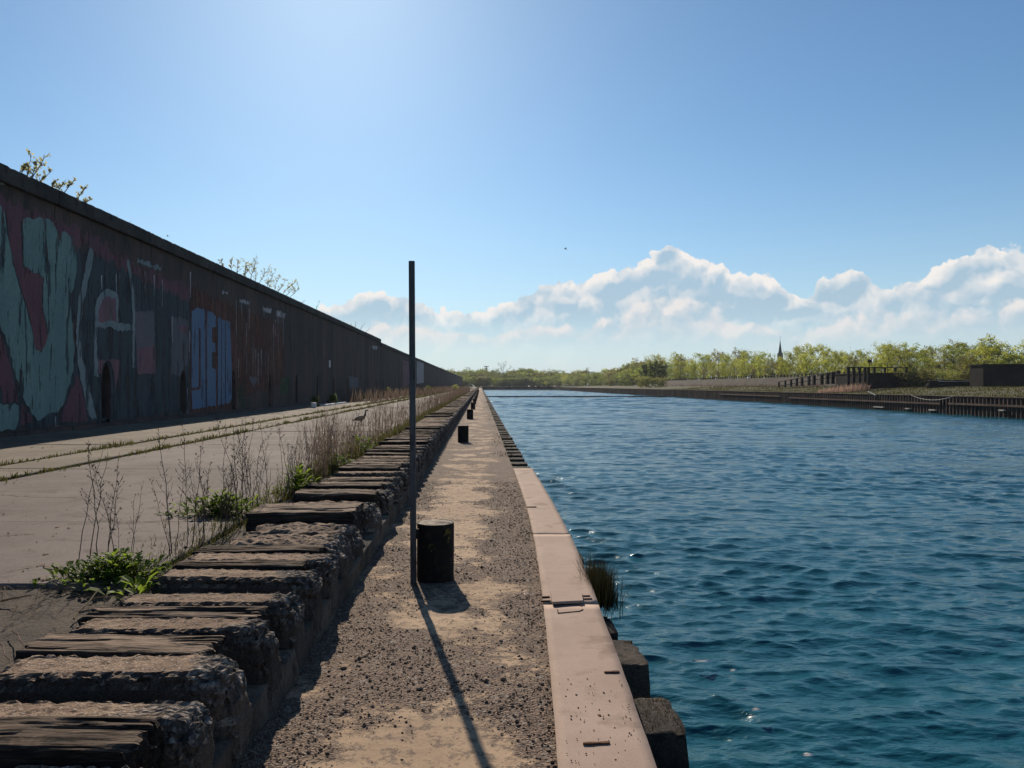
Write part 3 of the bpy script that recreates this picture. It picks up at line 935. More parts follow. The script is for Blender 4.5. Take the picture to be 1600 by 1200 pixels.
def panel(h):
    g = 0.02
    y0, y1 = g, BAY - g
    c, hw, hs, ht = 2.9, 0.29, 1.45, 2.0
    pr = [(c - hw, 0.0), (c - hw, hs), (c - hw * 0.72, hs + .30), (c - hw * .3, ht - .06), (c, ht), (c + hw * .3, ht - .06), (c + hw * .72, hs + .30), (c + hw, hs), (c + hw, 0.0)]
    outer = [(y0, 0), pr[0]] + pr[1:-1] + [pr[-1], (y1, 0), (y1, h), (y0, h)]
    tri = tessellate_polygon([[Vector((p[0], p[1], 0)) for p in outer]])
    m = MB()
    V = [(0.0, p[0], p[1]) for p in outer]
    fs = [tuple(t) if (Vector((0, 0, 1)).dot((Vector((*outer[t[1]], 0)) - Vector((*outer[t[0]], 0))).cross(Vector((*outer[t[2]], 0)) - Vector((*outer[t[0]], 0)))) > 0) else tuple(reversed(t)) for t in tri]
    m.add(V, fs)
    dep = -0.34
    for a_, c_ in zip(pr[:-1], pr[1:]):
        m.add([(0, *a_), (0, *c_), (dep, *c_), (dep, *a_)], [(0, 1, 2, 3)])
    m.add([(dep, *p) for p in pr], [tuple(range(len(pr)))])
    m.add([(0, y0, 0), (0, y0, h), (-.4, y0, h), (-.4, y0, 0)], [(0, 1, 2, 3)])
    m.add([(0, y1, 0), (-.4, y1, 0), (-.4, y1, h), (0, y1, h)], [(0, 1, 2, 3)])
    return m.mesh('wall_panel')


h1, h2 = WTOP1 - YARD_Z - 0.42, WTOP2 - YARD_Z - 0.42
pan1, pan2 = panel(h1), panel(h2)
caps = [rough_box(0.95, BAY - 0.03, 0.42, (6, 40, 6), 0.015, 0.008, s + 80, 3.5, edge=0.03).mesh('coping') for s in range(5)]
capl = [rough_box(0.95, BAY - 0.03, 0.42, (2, 4, 2), 0.02, 0.02, s + 90, 2.5).mesh('coping') for s in range(3)]
k = -6
while K0 + BAY * k < 490:
    y0 = K0 + BAY * k
    hi = y0 < WSTEP - 1
    obj('wall_panel', pan1 if hi else pan2, 'wall', wall, (0, y0, 0))
    hh = (h1 if hi else h2) + 0.21
    obj('coping', (caps[k % 5] if y0 < 120 else capl[k % 3]), 'cap', wall, (-0.33, y0 + BAY / 2, hh + random.uniform(-.015, .015)), (0, 0, 0))
    k += 1
Yend = K0 + BAY * k
b = MB()
b.box(-0.80, -0.36, K0 - 6 * BAY, WSTEP, 0, h1 - 0.005)
b.box(-0.80, -0.36, WSTEP, Yend, 0, h2 - 0.005)
obj('core', b, 'wall', wall)
b = MB()
b.box(0.0, 0.24, K0 - 6 * BAY, Yend, 0, 0.10)
obj('footing', b, 'wall', wall)


def wpt(px, py):
    Y = -WX * F / (CX - px)
    return Y, EYE - (py - CY) * Y / F - YARD_Z


LAYER = {}


def daub(name, poly, mat, lay=1, jag=0.02):
    """a coat of paint on the wall face, outlined in photo pixels and set down in metres on the wall plane"""
    P = [wpt(*p) for p in poly]
    D = []
    n = len(P)
    for i in range(n):
        a_, c_ = P[i], P[(i + 1) % n]
        L = math.hypot(a_[0] - c_[0], a_[1] - c_[1])
        m_ = max(1, int(L / 0.14))
        for j in range(m_):
            t = j / m_
            D.append((a_[0] + (c_[0] - a_[0]) * t + random.uniform(-jag, jag) * 1.6, a_[1] + (c_[1] - a_[1]) * t + random.uniform(-jag, jag) * 2.5))
    loops = [D]
    if name == 'graffiti_ground':
        ys_, zmin = [p[0] for p in D], min(p[1] for p in D)
        for kk in range(0, 4):
            c = K0 + BAY * kk + 2.9
            if min(ys_) + .4 < c < max(ys_) - .4 and zmin < 1.5:
                zb = max(zmin, 0.12) + .12
                loops.append([(c - .29, zb), (c - .29, 1.45), (c - .21, 1.75), (c - .09, 1.94), (c, 2.0), (c + .09, 1.94), (c + .21, 1.75), (c + .29, 1.45), (c + .29, zb)])
    tri = tessellate_polygon([[Vector((p[0], p[1], 0)) for p in L] for L in loops])
    D = [p for L in loops for p in L]
    x = 0.003 * lay
    fs = []
    for t in tri:
        a_, b_, c_ = (Vector((*D[i], 0)) for i in t)
        fs.append(tuple(t) if (b_ - a_).cross(c_ - a_).z > 0 else tuple(reversed(t)))
    obj(name, MB().add([(x, max(0.1, p[0]), max(0.12, p[1])) for p in D], fs), mat, wall)


daub('graffiti_ground', [(-40, 330), (0, 345), (120, 390), (210, 425), (296, 455), (296, 645), (210, 652), (100, 664), (-40, 680)], 'paint_slate', 1, 0.05)
daub('graffiti_ground', [(-40, 295), (60, 330), (150, 372), (210, 412), (296, 448), (296, 470), (210, 432), (150, 395), (60, 352), (-40, 325)], 'paint_maroon', 2, 0.07)
daub('graffiti_ground', [(296, 446), (330, 462), (372, 480), (440, 508), (445, 600), (372, 622), (364, 640), (296, 646)], 'paint_rust', 1, 0.05)
# big V shape
daub('graffiti_letter', [(-40, 250), (0, 318), (6, 330), (12, 372), (24, 430), (35, 462), (46, 500), (55, 545), (64, 552), (74, 530), (73, 505), (66, 480), (66, 455), (68, 434),
                         (48, 421), (36, 414), (36, 342), (62, 341), (78, 342), (83, 352), (90, 361), (108, 366), (122, 372), (121, 400), (117, 440), (108, 470), (112, 500), (116, 540), (113, 585),
                         (100, 625), (90, 645), (76, 648), (60, 658), (48, 645), (36, 624), (25, 588), (11, 535), (0, 508), (-40, 400)], 'paint_green', 3)
daub('graffiti_letter', [(8, 327), (30, 327), (35, 415), (47, 422), (67, 434), (65, 458), (65, 482), (72, 508), (73, 530), (63, 551), (55, 544), (47, 500), (36, 460), (25, 428), (13, 370)], 'paint_maroon', 4)
daub('graffiti_letter', [(0, 524), (8, 545), (18, 580), (29, 628), (5, 628), (0, 605), (-30, 600), (-30, 480)], 'paint_maroon', 4)
daub('graffiti_letter', [(-30, 632), (28, 632), (29, 652), (24, 669), (-30, 676)], 'paint_green', 4)
daub('graffiti_letter', [(33, 632), (50, 652), (50, 662), (30, 664)], 'paint_maroon', 4)
daub('graffiti_letter', [(120, 586), (127, 606), (137, 658), (90, 660), (100, 638)], 'paint_maroon', 4)
daub('graffiti_letter', [(139, 385), (147, 396), (136, 445), (128, 480), (125, 515), (127, 555), (137, 596), (151, 656), (139, 652), (128, 606), (121, 565), (118, 520), (121, 475), (131, 428)], 'paint_pale', 4)
# second letter with its crossbar
daub('graffiti_letter', [(147, 585), (146, 540), (147, 505), (149, 475), (154, 462), (163, 453), (176, 453), (184, 462), (184, 505), (207, 506), (208, 517), (184, 516), (170, 512), (152, 512),
                         (151, 545), (154, 590)], 'paint_pale', 4)
daub('graffiti_letter', [(154, 480), (160, 466), (180, 464), (181, 503), (153, 502)], 'paint_pink', 5)
daub('graffiti_letter', [(197, 405), (202, 408), (208, 450), (211, 500), (209, 575), (206, 575), (207, 500), (204, 450)], 'paint_pale', 5)
daub('graffiti_letter', [(154, 562), (186, 562), (184, 590), (179, 605), (178.5, 585), (174, 568), (168, 562), (160, 568), (157, 585), (152, 580)], 'paint_pink', 4)
daub('graffiti_letter', [(210, 485), (224, 487), (241, 486), (242, 582), (214, 584)], 'paint_grey', 4)
daub('graffiti_letter', [(214, 545), (241, 540), (242, 582), (214, 584)], 'paint_pink', 5)
daub('graffiti_letter', [(268, 494), (280, 496), (294, 500), (293, 570), (289, 572), (284, 580), (281, 588), (267, 584)], 'paint_grey', 4)
daub('graffiti_letter', [(276, 508), (293, 510), (293, 522), (284, 520)], 'paint_pink', 5)
daub('graffiti_letter', [(210, 590), (262, 588), (276, 600), (276, 640), (212, 648)], 'paint_slate', 3, 0.06)
# blue letters
daub('graffiti_letter', [(299, 486), (306, 481), (320, 484), (321, 636), (300, 639), (299, 610), (311, 608), (311.5, 606), (313, 606), (313, 514), (310.5, 513), (310, 604), (299, 606)], 'paint_blue', 4, 0.012)
daub('graffiti_letter', [(322.5, 486), (330, 487), (337, 494), (337, 510), (331, 512), (331, 534), (336, 537), (336, 549), (331, 551), (331, 574), (337, 577), (337, 634), (323, 636)], 'paint_blue', 4, 0.012)
daub('graffiti_letter', [(340, 496), (345.3, 497), (345.3, 632), (340, 633)], 'paint_blue', 4, 0.012)
daub('graffiti_letter', [(346.3, 499), (351.2, 501), (351.2, 631), (346.3, 632)], 'paint_blue', 4, 0.012)
daub('graffiti_letter', [(352.4, 500), (359, 503), (361.5, 560), (362, 622), (358, 630), (352.4, 631)], 'paint_blue', 4, 0.012)
# white runs and drips
drips = [(368.5, 467, 575), (377, 470, 490), (389, 482, 516), (385, 505, 590), (399, 545, 585), (408, 545, 588), (414, 550, 580), (427, 507, 580), (434, 487, 560), (442, 492, 538), (412, 482, 496),
         (430, 500, 525), (506, 522, 562), (578, 540, 556), (615, 552, 575), (297, 425, 465), (295.5, 518, 560), (292.5, 606, 655), (240, 430, 460), (226, 425, 455), (268.5, 494, 535), (181, 428, 460), (372, 560, 590),
         (395, 540, 596), (403, 552, 602), (419, 555, 600), (86, 650, 672), (158, 430, 452), (186, 425, 465), (253, 438, 480)]
for (px, ya, yb) in drips:
    wd = 0.042 * (CX - px) ** 2 / (11.8 * F) * random.uniform(0.7, 1.6)
    daub('paint_run', [(px - wd, ya), (px + wd, ya), (px + wd * .5, (ya + yb) / 2), (px + wd * .3, yb), (px - wd * .3, yb), (px - wd * .6, (ya + yb) / 2)], 'paint_white', 6, 0.012)
for poly, mt in (([(373, 466), (390, 472), (389, 478), (374, 472)], 'paint_white'), ([(410, 478), (424, 483), (423, 490), (411, 486)], 'paint_white'),
                 ([(431, 484), (446, 490), (445, 498), (432, 494)], 'paint_white'), ([(346, 455), (355, 456), (355, 459), (347, 458)], 'paint_white'),
                 ([(436, 590), (453, 588), (453, 612), (438, 616)], 'paint_lime'),
                 ([(545, 588), (560, 590), (560, 606), (546, 607)], 'paint_grey'), ([(629, 562), (641, 566), (641, 600), (629, 606)], 'paint_pink'),
                 ([(651, 562), (662, 568), (662, 598), (651, 600)], 'paint_white'), ([(581, 540), (590, 541), (589, 546), (583, 546)], 'paint_white'),
                 ([(388, 588), (402, 590), (396, 606)], 'paint_grey'), ([(372, 602), (382, 601), (382, 634), (373, 636)], 'paint_lime'),
                 ([(215, 405), (252, 418), (250, 424), (214, 412)], 'paint_pale'), ([(0, 282), (25, 286), (25, 289), (0, 286)], 'paint_pale')):
    daub('paint_patch', poly, mt, 5, 0.03)
# bright plate fixed on the wall
P = wpt(515, 568)
obj('notice_plate', MB().box(0.0, 0.03, P[0] - 0.25, P[0] + 0.25, P[1] - 0.30, P[1] + 0.25), 'white', wall)

# ------------------------------------------------------------------ bollards and the pole
def bollard_mesh(seed):
    m = MB()
    n, r = 28, 0.152
    rings = [(-0.03, r), (0.05, r), (0.25, r * 1.003), (0.44, r), (0.468, r * 1.0), (0.474, r * 0.975), (0.470, r * 0.93)]
    vs, fs = [], []
    for z, rr in rings:
        for k_ in range(n):
            w_ = 2 * math.pi * k_ / n
            e = 0.003 * fbm((math.cos(w_) * 3 + seed, math.sin(w_) * 3, z * 4), 3)
            vs.append(((rr + e) * math.cos(w_), (rr + e) * math.sin(w_), z))
    for i in range(len(rings) - 1):
        for k_ in range(n):
            fs.append((i * n + k_, i * n + (k_ + 1) % n, (i + 1) * n + (k_ + 1) % n, (i + 1) * n + k_))
    m.add(vs, fs)
    return m.mesh('shell', True)


def fill_mesh(seed):
    vs, fs = [(0, 0, 0.482)], []
    n = 24
    for j in range(1, 6):
        for k_ in range(n):
            w_ = 2 * math.pi * k_ / n
            rr = 0.1425 * j / 5
            x, y_ = rr * math.cos(w_), rr * math.sin(w_)
            vs.append((x, y_, 0.470 + 0.010 * fbm((x * 18 + seed, y_ * 18, 0), 3) + (0.014 * (1 - j / 5))))
    for k_ in range(n):
        fs.append((0, 1 + k_, 1 + (k_ + 1) % n))
    for j in range(4):
        for k_ in range(n):
            a_ = 1 + j * n
            fs.append((a_ + k_, a_ + n + k_, a_ + n + (k_ + 1) % n, a_ + (k_ + 1) % n))
    return MB().add(vs, fs).mesh('fill')


shell, fill = bollard_mesh(1), fill_mesh(2)
ordn = ['nearest', 'second', 'third', 'fourth', 'fifth', 'sixth', 'seventh', 'eighth', 'ninth', 'tenth', 'eleventh', 'twelfth', 'thirteenth', 'fourteenth']
by = [6.27] + [21.35 + 14.6 * i for i in range(13)]
for i, y in enumerate(by):
    lab = ('black iron mooring bollard beside the upright steel pole' if i == 0 else 'black bollard on the walkway, %s one beyond the pole' % ['first', 'second', 'third', 'fourth', 'fifth', 'sixth', 'seventh', 'eighth', 'ninth', 'tenth', 'eleventh', 'twelfth', 'thirteenth'][i - 1])
    t = thing('bollard', lab, 'bollard', (-0.372 if i == 0 else -0.48 - 0.01 * min(i, 4), y, 0.0), 'bollards along the walkway')
    t.rotation_euler = (0, 0, i * 1.3)
    sh_ = obj('shell', shell, 'iron', t)
    obj('fill', fill, 'fill', t)
    if i == 0:
        t.rotation_euler = (0, 0, 0)

        def curved(poly):
            P = [Vector((p[0], p[1], 0)) for p in poly]
            tri = tessellate_polygon([P])
            rr = 0.1575
            return MB().add([(rr * math.sin(p[0] / rr), -rr * math.cos(p[0] / rr), p[1]) for p in poly], [tuple(q) for q in tri])
        ua = [(0.028 * math.cos(a_) - 0.02, 0.30 + 0.030 * math.sin(a_)) for a_ in [math.pi * j / 8 for j in range(9)]]
        ub = [(0.018 * math.cos(a_) - 0.02, 0.30 + 0.018 * math.sin(a_)) for a_ in [math.pi * j / 8 for j in range(8, -1, -1)]]
        obj('paint_mark', curved([(0.008, 0.285)] + ua + [(-0.048, 0.285), (-0.038, 0.285)] + ub + [(-0.002, 0.285)]), 'yellow', sh_)
        obj('paint_mark', curved([(-0.030, 0.262), (-0.016, 0.262), (-0.018, 0.278), (-0.027, 0.278)]), 'yellow', sh_)
        obj('paint_mark', curved([(0.11, 0.33), (0.135, 0.325), (0.15, 0.36), (0.155, 0.42), (0.135, 0.45), (0.11, 0.455), (0.085, 0.41), (0.08, 0.385), (0.115, 0.395), (0.122, 0.37)]), 'yellow', sh_)

pole = thing('pole', 'tall thin grey steel pole standing against the nearest bollard', 'pole', (-0.541, 6.14, 0))
pole.rotation_euler = (0, R(-0.32), 0)
bm = bmesh.new()
s_ = 0.0235
m = MB()
for a0, a1 in ((-1, 1),):
    m.box(-s_, s_, -s_, s_, -0.03, 2.60)
me = m.mesh('tube')
bm.from_mesh(me)
bmesh.ops.delete(bm, geom=[f for f in bm.faces if f.normal.z > 0.9], context='FACES')
bmesh.ops.bevel(bm, geom=[e for e in bm.edges if abs(e.verts[0].co.z - e.verts[1].co.z) > 1], offset=0.005, segments=2, affect='EDGES')
bmesh.ops.solidify(bm, geom=bm.faces[:], thickness=0.003)
bm.to_mesh(me)
bm.free()
obj('tube', me, 'pole', pole)
obj('weld_lug', MB().box(s_ - .002, 0.045, 0.0, 0.020, 0.36, 0.44), 'iron', pole)

# ------------------------------------------------------------------ pink steel plates along the edge
PL = [(0.9, 0.19, 0.585), (2.0, 0.25, 0.65), (3.2, 0.322, 0.722), (4.2, 0.382, 0.782), (5.3, 0.441, 0.832), (6.0, 0.475, 0.866), (6.95, 0.514, 0.905), (7.9, 0.548, 0.930),
      (9.6, 0.588, 0.956), (11.5, 0.602, 0.966), (14.3, 0.612, 0.972)]


def plate_edges(y):
    ysx = [p[0] for p in PL]
    return float(np.interp(y, ysx, [p[1] for p in PL])), float(np.interp(y, ysx, [p[2] for p in PL]))


PZ = 0.045


def plate(y0, y1, label, seed, lift0=0.0, lift1=0.0):
    nY = max(8, int((y1 - y0) / 0.12))
    nX = 8
    V, Q = [], []
    for i in range(nY + 1):
        y = y0 + (y1 - y0) * i / nY
        # smooth edge by averaging neighbours
        e = [plate_edges(y + q) for q in (-.5, -.25, 0, .25, .5)]
        xa, xb = sum(p[0] for p in e) / 5, sum(p[1] for p in e) / 5
        xa += 0.004 * fbm((y * 3, seed, 0), 3)
        xb += 0.004 * fbm((y * 3, seed, 9), 3)
        for j in range(nX + 1):
            s = j / nX
            z = PZ + 0.007 * fbm((y * 1.1, s * 1.2, seed), 2) + (lift0 * max(0, 1 - i / 4) + lift1 * max(0, 1 - (nY - i) / 4))
            V.append((xa + (xb - xa) * s, y, z))
    for i in range(nY):
        for j in range(nX):
            a_ = i * (nX + 1) + j
            Q.append((a_, a_ + 1, a_ + nX + 2, a_ + nX + 1))
    me = npmesh('plate', V, Q, False)
    bm = bmesh.new()
    bm.from_mesh(me)
    bmesh.ops.solidify(bm, geom=bm.faces[:], thickness=0.010)
    bm.to_mesh(me)
    bm.free()
    o = obj('edge_plate', me, 'plate')
    return tag(o, label, 'plate', 'pink plates along the quay edge')


def on_plate(px, py, dz=0.004):
    Y = F * (EYE - PZ) / (py - CY)
    return Vector(((px - CX) / F * Y, Y, PZ + dz))


pl1 = plate(0.9, 5.40, 'long pink steel plate at the quay edge nearest the camera', 1)
pl2 = plate(5.41, 7.92, 'pink steel plate at the quay edge behind the small square cover', 2, lift1=0.003)
pl3 = plate(7.925, 14.25, 'far pink steel plate at the quay edge ending by the bare edge blocks', 3)


def strap(px0, px1, py, wd, par_, name='slot', hgt=0.006):
    a_, c_ = on_plate(px0, py), on_plate(px1, py - 0.03 * (px1 - px0))
    m_ = MB()
    nn = 8
    vs, fs = [], []
    for i in range(nn + 1):
        p = a_.lerp(c_, i / nn)
        ww = wd * (0.6 + 0.5 * random.random()) * (0.5 if i in (0, nn) else 1)
        vs += [(p.x, p.y - ww, p.z - .006), (p.x, p.y - ww, p.z + hgt), (p.x, p.y + ww, p.z + hgt), (p.x, p.y + ww, p.z - .006)]
    for i in range(nn):
        for k_ in range(3):
            fs.append((i * 4 + k_, i * 4 + k_ + 1, i * 4 + k_ + 5, i * 4 + k_ + 4))
    fs += [(0, 1, 2, 3), (nn * 4 + 3, nn * 4 + 2, nn * 4 + 1, nn * 4)]
    obj(name, m_.add(vs, fs), 'rust', par_)


strap(911, 953, 1164, 0.008, pl1, 'rust_strip')
strap(944, 968, 1052, 0.010, pl1, 'rust_strip')
strap(823, 838, 793, 0.030, pl3, 'rust_strip')
strap(847, 859, 934, 0.009, pl1, 'pin')
strap(845, 860, 940.5, 0.009, pl1, 'pin')
strap(911, 922, 932.5, 0.009, pl1, 'pin')
strap(912, 925, 937, 0.006, pl1, 'pin')
# thin weld line of a former cover and small pits
for (ax, ay, bx_, by_) in ((871, 953, 872, 959), (872, 959, 905, 956), (905, 956, 911, 953)):
    a_, c_ = on_plate(ax, ay), on_plate(bx_, by_)
    obj('weld_line', MB().tube([a_, c_], 0.0035, 5), 'rust', pl1)
spots = [(937, 1119, 3.0), (872, 927, 4.0), (908, 947, 2.4)]
for _ in range(70):
    py = random.uniform(1060, 1200)
    l_, r_ = plate_edges(F * (EYE - PZ) / (py - CY))
    Yq = F * (EYE - PZ) / (py - CY)
    px = CX + F / Yq * random.uniform(l_ + .04, r_ - .03)
    spots.append((px, py, random.uniform(0.6, 1.5)))
for px, py, r_ in spots:
    c = on_plate(px, py, 0.001)
    rr = r_ * c.y / F * 1.1
    n = 7
    vs = [(c.x + rr * random.uniform(.7, 1.3) * math.cos(2 * math.pi * q / n), c.y + 1.6 * rr * random.uniform(.7, 1.3) * math.sin(2 * math.pi * q / n), c.z + 0.003) for q in range(n)] + [(c.x, c.y, c.z + 0.006)]
    obj('rust_pit', MB().add(vs, [(q, (q + 1) % n, n) for q in range(n)]), 'rust', pl1)
# small square cover plate
c0, c1, c2, c3 = on_plate(863, 947), on_plate(911, 944.5), on_plate(908, 928), on_plate(860, 930)
vs = []
for z in (PZ + 0.012, PZ + 0.030):
    for c in (c0, c1, c2, c3):
        vs.append((c.x, c.y, z))
cv_ = obj('cover_plate', MB().add(vs, [(3, 2, 1, 0), (4, 5, 6, 7), (0, 1, 5, 4), (1, 2, 6, 5), (2, 3, 7, 6), (3, 0, 4, 7)]), 'plate')
tag(cv_, 'small raised square pink cover plate lying on the long edge plate', 'cover plate')

# ------------------------------------------------------------------ plants near the camera
def dry_stalk(seed, h, nst=1, bushy=1.0):
    g = random.Random(seed)
    m = MB()
    for s in range(nst):
        lean = Vector((g.uniform(-.22, .22), g.uniform(-.2, .2), 0))
        b0 = Vector((g.uniform(-.05, .05) * (nst > 1), g.uniform(-.05, .05) * (nst > 1), -0.02))
        H = h * g.uniform(0.65, 1.0) if s else h
        pts_ = []
        for i in range(8):
            t = i / 7
            pts_.append(b0 + Vector((0, 0, H * t)) + lean * (H * t ** 1.4) + Vector((g.uniform(-1, 1), g.uniform(-1, 1), 0)) * 0.012)
        m.tube(pts_, [0.0042 * (1 - 0.72 * i / 7) for i in range(8)], 4, False)
        nb = int(14 * bushy)
        for b_ in range(nb):
            t = g.uniform(0.30, 0.98)
            f_ = t * 7
            i0 = min(6, int(f_))
            p = pts_[i0].lerp(pts_[i0 + 1], f_ - i0)
            a_ = g.uniform(0, 6.28)
            L = H * g.uniform(0.06, 0.26) * (1.15 - t)
            q = p + Vector((math.cos(a_) * L * .7, math.sin(a_) * L * .7, L * .85))
            mid = p.lerp(q, .5) + Vector((math.cos(a_), math.sin(a_), 0)) * L * .08
            m.tube([p, mid, q], [0.0018, 0.0014, 0.0008], 3, False)
            for e in range(g.randint(1, 4)):
                c = p.lerp(q, g.uniform(.4, 1)) + Vector((g.uniform(-1, 1), g.uniform(-1, 1), g.uniform(-1, 1))) * 0.008
                r_ = g.uniform(0.0022, 0.0052)
                m.add([c + Vector(d_) * r_ for d_ in ((1, 0, 0), (0, 1, 0), (-1, 0, 0), (0, -1, 0), (0, 0, 1.4), (0, 0, -1.4))],
                      [(0, 1, 4), (1, 2, 4), (2, 3, 4), (3, 0, 4), (1, 0, 5), (2, 1, 5), (3, 2, 5), (0, 3, 5)])
    return m.mesh('dry_weed')


stalks = [dry_stalk(s, 0.9, 1 + s % 3, 0.7 + 0.2 * (s % 4)) for s in range(10)]
spots = [(122, 876, .86, 'leftmost tall dry weed with a leaning stem at the edge of the green clump'), (150, 872, .92, 'tall dry weed rising from the left of the green clump'),
         (174, 868, .82, 'slim dry weed rising from the middle of the green clump'), (188, 868, .5, None), (203, 868, .58, None), (264, 868, .74, None),
         (270, 864, 1.0, 'tallest dry weed at the right end of the green clump'), (302, 856, 1.02, 'tall dry weed between the two green clumps'), (318, 850, .7, None), (345, 828, 1.0, None), (355, 822, .9, None),
         (368, 818, 1.05, None), (388, 800, .95, None), (420, 806, .98, 'feathery dry weed standing alone in front of the grey slab'), (437, 798, .6, None), (452, 790, .8, None)]
for i in range(46):
    Y = 6.3 + 9 * (i / 46) + random.uniform(-.2, .2)
    X = -2.18 - abs(random.gauss(0.22, 0.28))
    spots.append((CX + X * F / Y, CY + F * (EYE - YARD_Z) / Y, random.uniform(.45, 1.0), None))
for i, (px, py, h, lab) in enumerate(spots):
    Y = F * (EYE - YARD_Z) / (py - CY)
    o = obj('dry_weed', stalks[i % 10], 'stalk', None, ((px - CX) / F * Y, Y, YARD_Z - 0.02), (0, 0, i * 2.399), (h / .9,) * 3)
    tag(o, lab or 'thin dry brown weed stalk growing between the grey slab and the parapet', 'weed', 'dry weeds along the parapet')


def leafy(seed, n, r, h, ls, spread=1.0):
    g = random.Random(seed)
    m = MB()
    for i in range(n):
        a_ = g.uniform(0, 6.28)
        rr = r * min(1.3, abs(g.gauss(0, .55)))
        p = Vector((rr * math.cos(a_) * spread, rr * math.sin(a_) * 0.75, h * g.random() ** 1.2 * max(.15, 1 - (rr / r) ** 2 * .6)))
        az_ = a_ + g.gauss(0, .9)
        L = ls * g.uniform(.6, 1.3)
        dr = Vector((math.cos(az_), math.sin(az_), 0))
        sd_ = Vector((-dr.y, dr.x, 0))
        up = g.uniform(.25, 1.1)
        W_ = L * g.uniform(.16, .28)
        spine = [p, p + dr * L * .35 + Vector((0, 0, L * .40 * up)), p + dr * L * .72 + Vector((0, 0, L * .62 * up)), p + dr * L + Vector((0, 0, L * .55 * up))]
        ws = (0.15, 1.0, 0.85, 0.0)
        vs = []
        for q, ww in zip(spine, ws):
            vs += [q - sd_ * W_ * ww + Vector((0, 0, W_ * ww * .35)), q, q + sd_ * W_ * ww + Vector((0, 0, W_ * ww * .35))]
        fs = []
        for k_ in range(3):
            for j in range(2):
                fs.append((k_ * 3 + j, k_ * 3 + j + 1, k_ * 3 + j + 4, k_ * 3 + j + 3))
        m.add(vs, fs)
    return m.mesh('leaf_clump', False)


def leaf_thing(name, lab, px, py, Y, n, r, h, ls, mat, spread=1.0, seed=1, z=None, inner=None):
    x = (px - CX) / F * Y
    t = thing(name, lab, 'plant', (x, Y, YARD_Z - 0.02 if z is None else z))
    obj('leaves', leafy(seed, n, r, h, ls, spread), mat, t)
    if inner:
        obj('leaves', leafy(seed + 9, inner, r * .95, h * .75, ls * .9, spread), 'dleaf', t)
    return t


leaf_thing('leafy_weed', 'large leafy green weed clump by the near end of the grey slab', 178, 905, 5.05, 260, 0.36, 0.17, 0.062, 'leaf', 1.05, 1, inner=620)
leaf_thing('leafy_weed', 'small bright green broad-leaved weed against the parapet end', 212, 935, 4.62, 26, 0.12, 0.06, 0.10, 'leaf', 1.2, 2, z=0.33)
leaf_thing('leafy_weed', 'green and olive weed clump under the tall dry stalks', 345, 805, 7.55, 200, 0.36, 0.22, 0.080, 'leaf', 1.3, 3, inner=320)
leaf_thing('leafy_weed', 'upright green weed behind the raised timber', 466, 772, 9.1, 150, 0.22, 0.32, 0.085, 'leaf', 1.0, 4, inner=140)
leaf_thing('leafy_weed', 'dark green low weed along the parapet beyond the green clumps', 520, 735, 11.6, 160, 0.5, 0.22, 0.09, 'dleaf', 0.8, 5)
leaf_thing('leafy_weed', 'dark weed clump beside the parapet in front of the goose', 560, 710, 14.5, 200, 0.6, 0.30, 0.10, 'dleaf', 0.8, 6)
leaf_thing('sprout', 'little green sprout growing on top of the parapet strip', 365, 921, 4.48, 7, 0.018, 0.01, 0.085, 'leaf', 1.0, 7, z=0.21)
leaf_thing('sprout', 'tiny green sprout between parapet timbers further on', 497, 790, 7.28, 6, 0.02, 0.02, 0.05, 'leaf', 1.0, 8, z=0.42)

def crumbs():
    n = 700
    Y = 4.95 + 22 * rng.random(n) ** 1.6
    X = -2.3 - 7.0 * rng.random(n)
    s = np.exp(rng.normal(math.log(0.008), 0.5, n)) * (1 + Y / 30)
    o_ = np.array([(1, 0, 0), (0, 1, 0), (-1, 0, 0), (0, -1, 0), (0, 0, .7)], float)
    V = o_[None] * rng.uniform(.6, 1.3, (n, 5, 1)) * s[:, None, None] + np.stack([X, Y, np.full(n, YARD_Z + .003)], 1)[:, None, :]
    o = (np.arange(n) * 5)[:, None, None]
    T = np.array([(0, 1, 4), (1, 2, 4), (2, 3, 4), (3, 0, 4)])[None] + o
    stuff(obj('rubble_crumbs', npmesh('crumbs', V.reshape(-1, 3), T.reshape(-1, 3)), 'stone'), 'small crumbs of rubble scattered over the yard slabs', 'rubble')


crumbs()
# grass and dry undergrowth that nobody could count
n = 16000
Y = 4.9 + 150 * rng.random(n) ** 2.2
X = np.where(rng.random(n) < .5, -7.59, -6.445) + rng.normal(0, 0.07, n) * (1 + Y / 60)
cl_ = np.array([fbm((y_ * .8, x_ * 3, 2.0), 3) for x_, y_ in zip(X, Y)])
X = X + cl_ * .10
stuff(obj('joint_grass', blades(np.stack([X, Y, np.full(n, YARD_Z - .02)], 1), rng.uniform(.03, .085, n) * np.clip(.9 + 1.6 * cl_, .12, 2) * (1 + Y / 90), 0.012 + Y * 0.0006, 0.6, 0.3, 2), 'grass'), 'short olive grass growing in the long joints of the yard', 'grass')
n = 12000
Y = 4.9 + 120 * rng.random(n) ** 1.9
X = -2.06 - np.abs(rng.normal(0, 0.24, n)) - 0.15 * rng.random(n)
stuff(obj('undergrowth', blades(np.stack([X, Y, np.full(n, YARD_Z - .02)], 1), rng.uniform(.05, .24, n) * np.clip((Y - 3.5) / 8, .22, 1), 0.005 + Y * 0.0005, 0.6, 0.4, 3), 'grass'), 'low olive grass along the back of the parapet', 'grass')


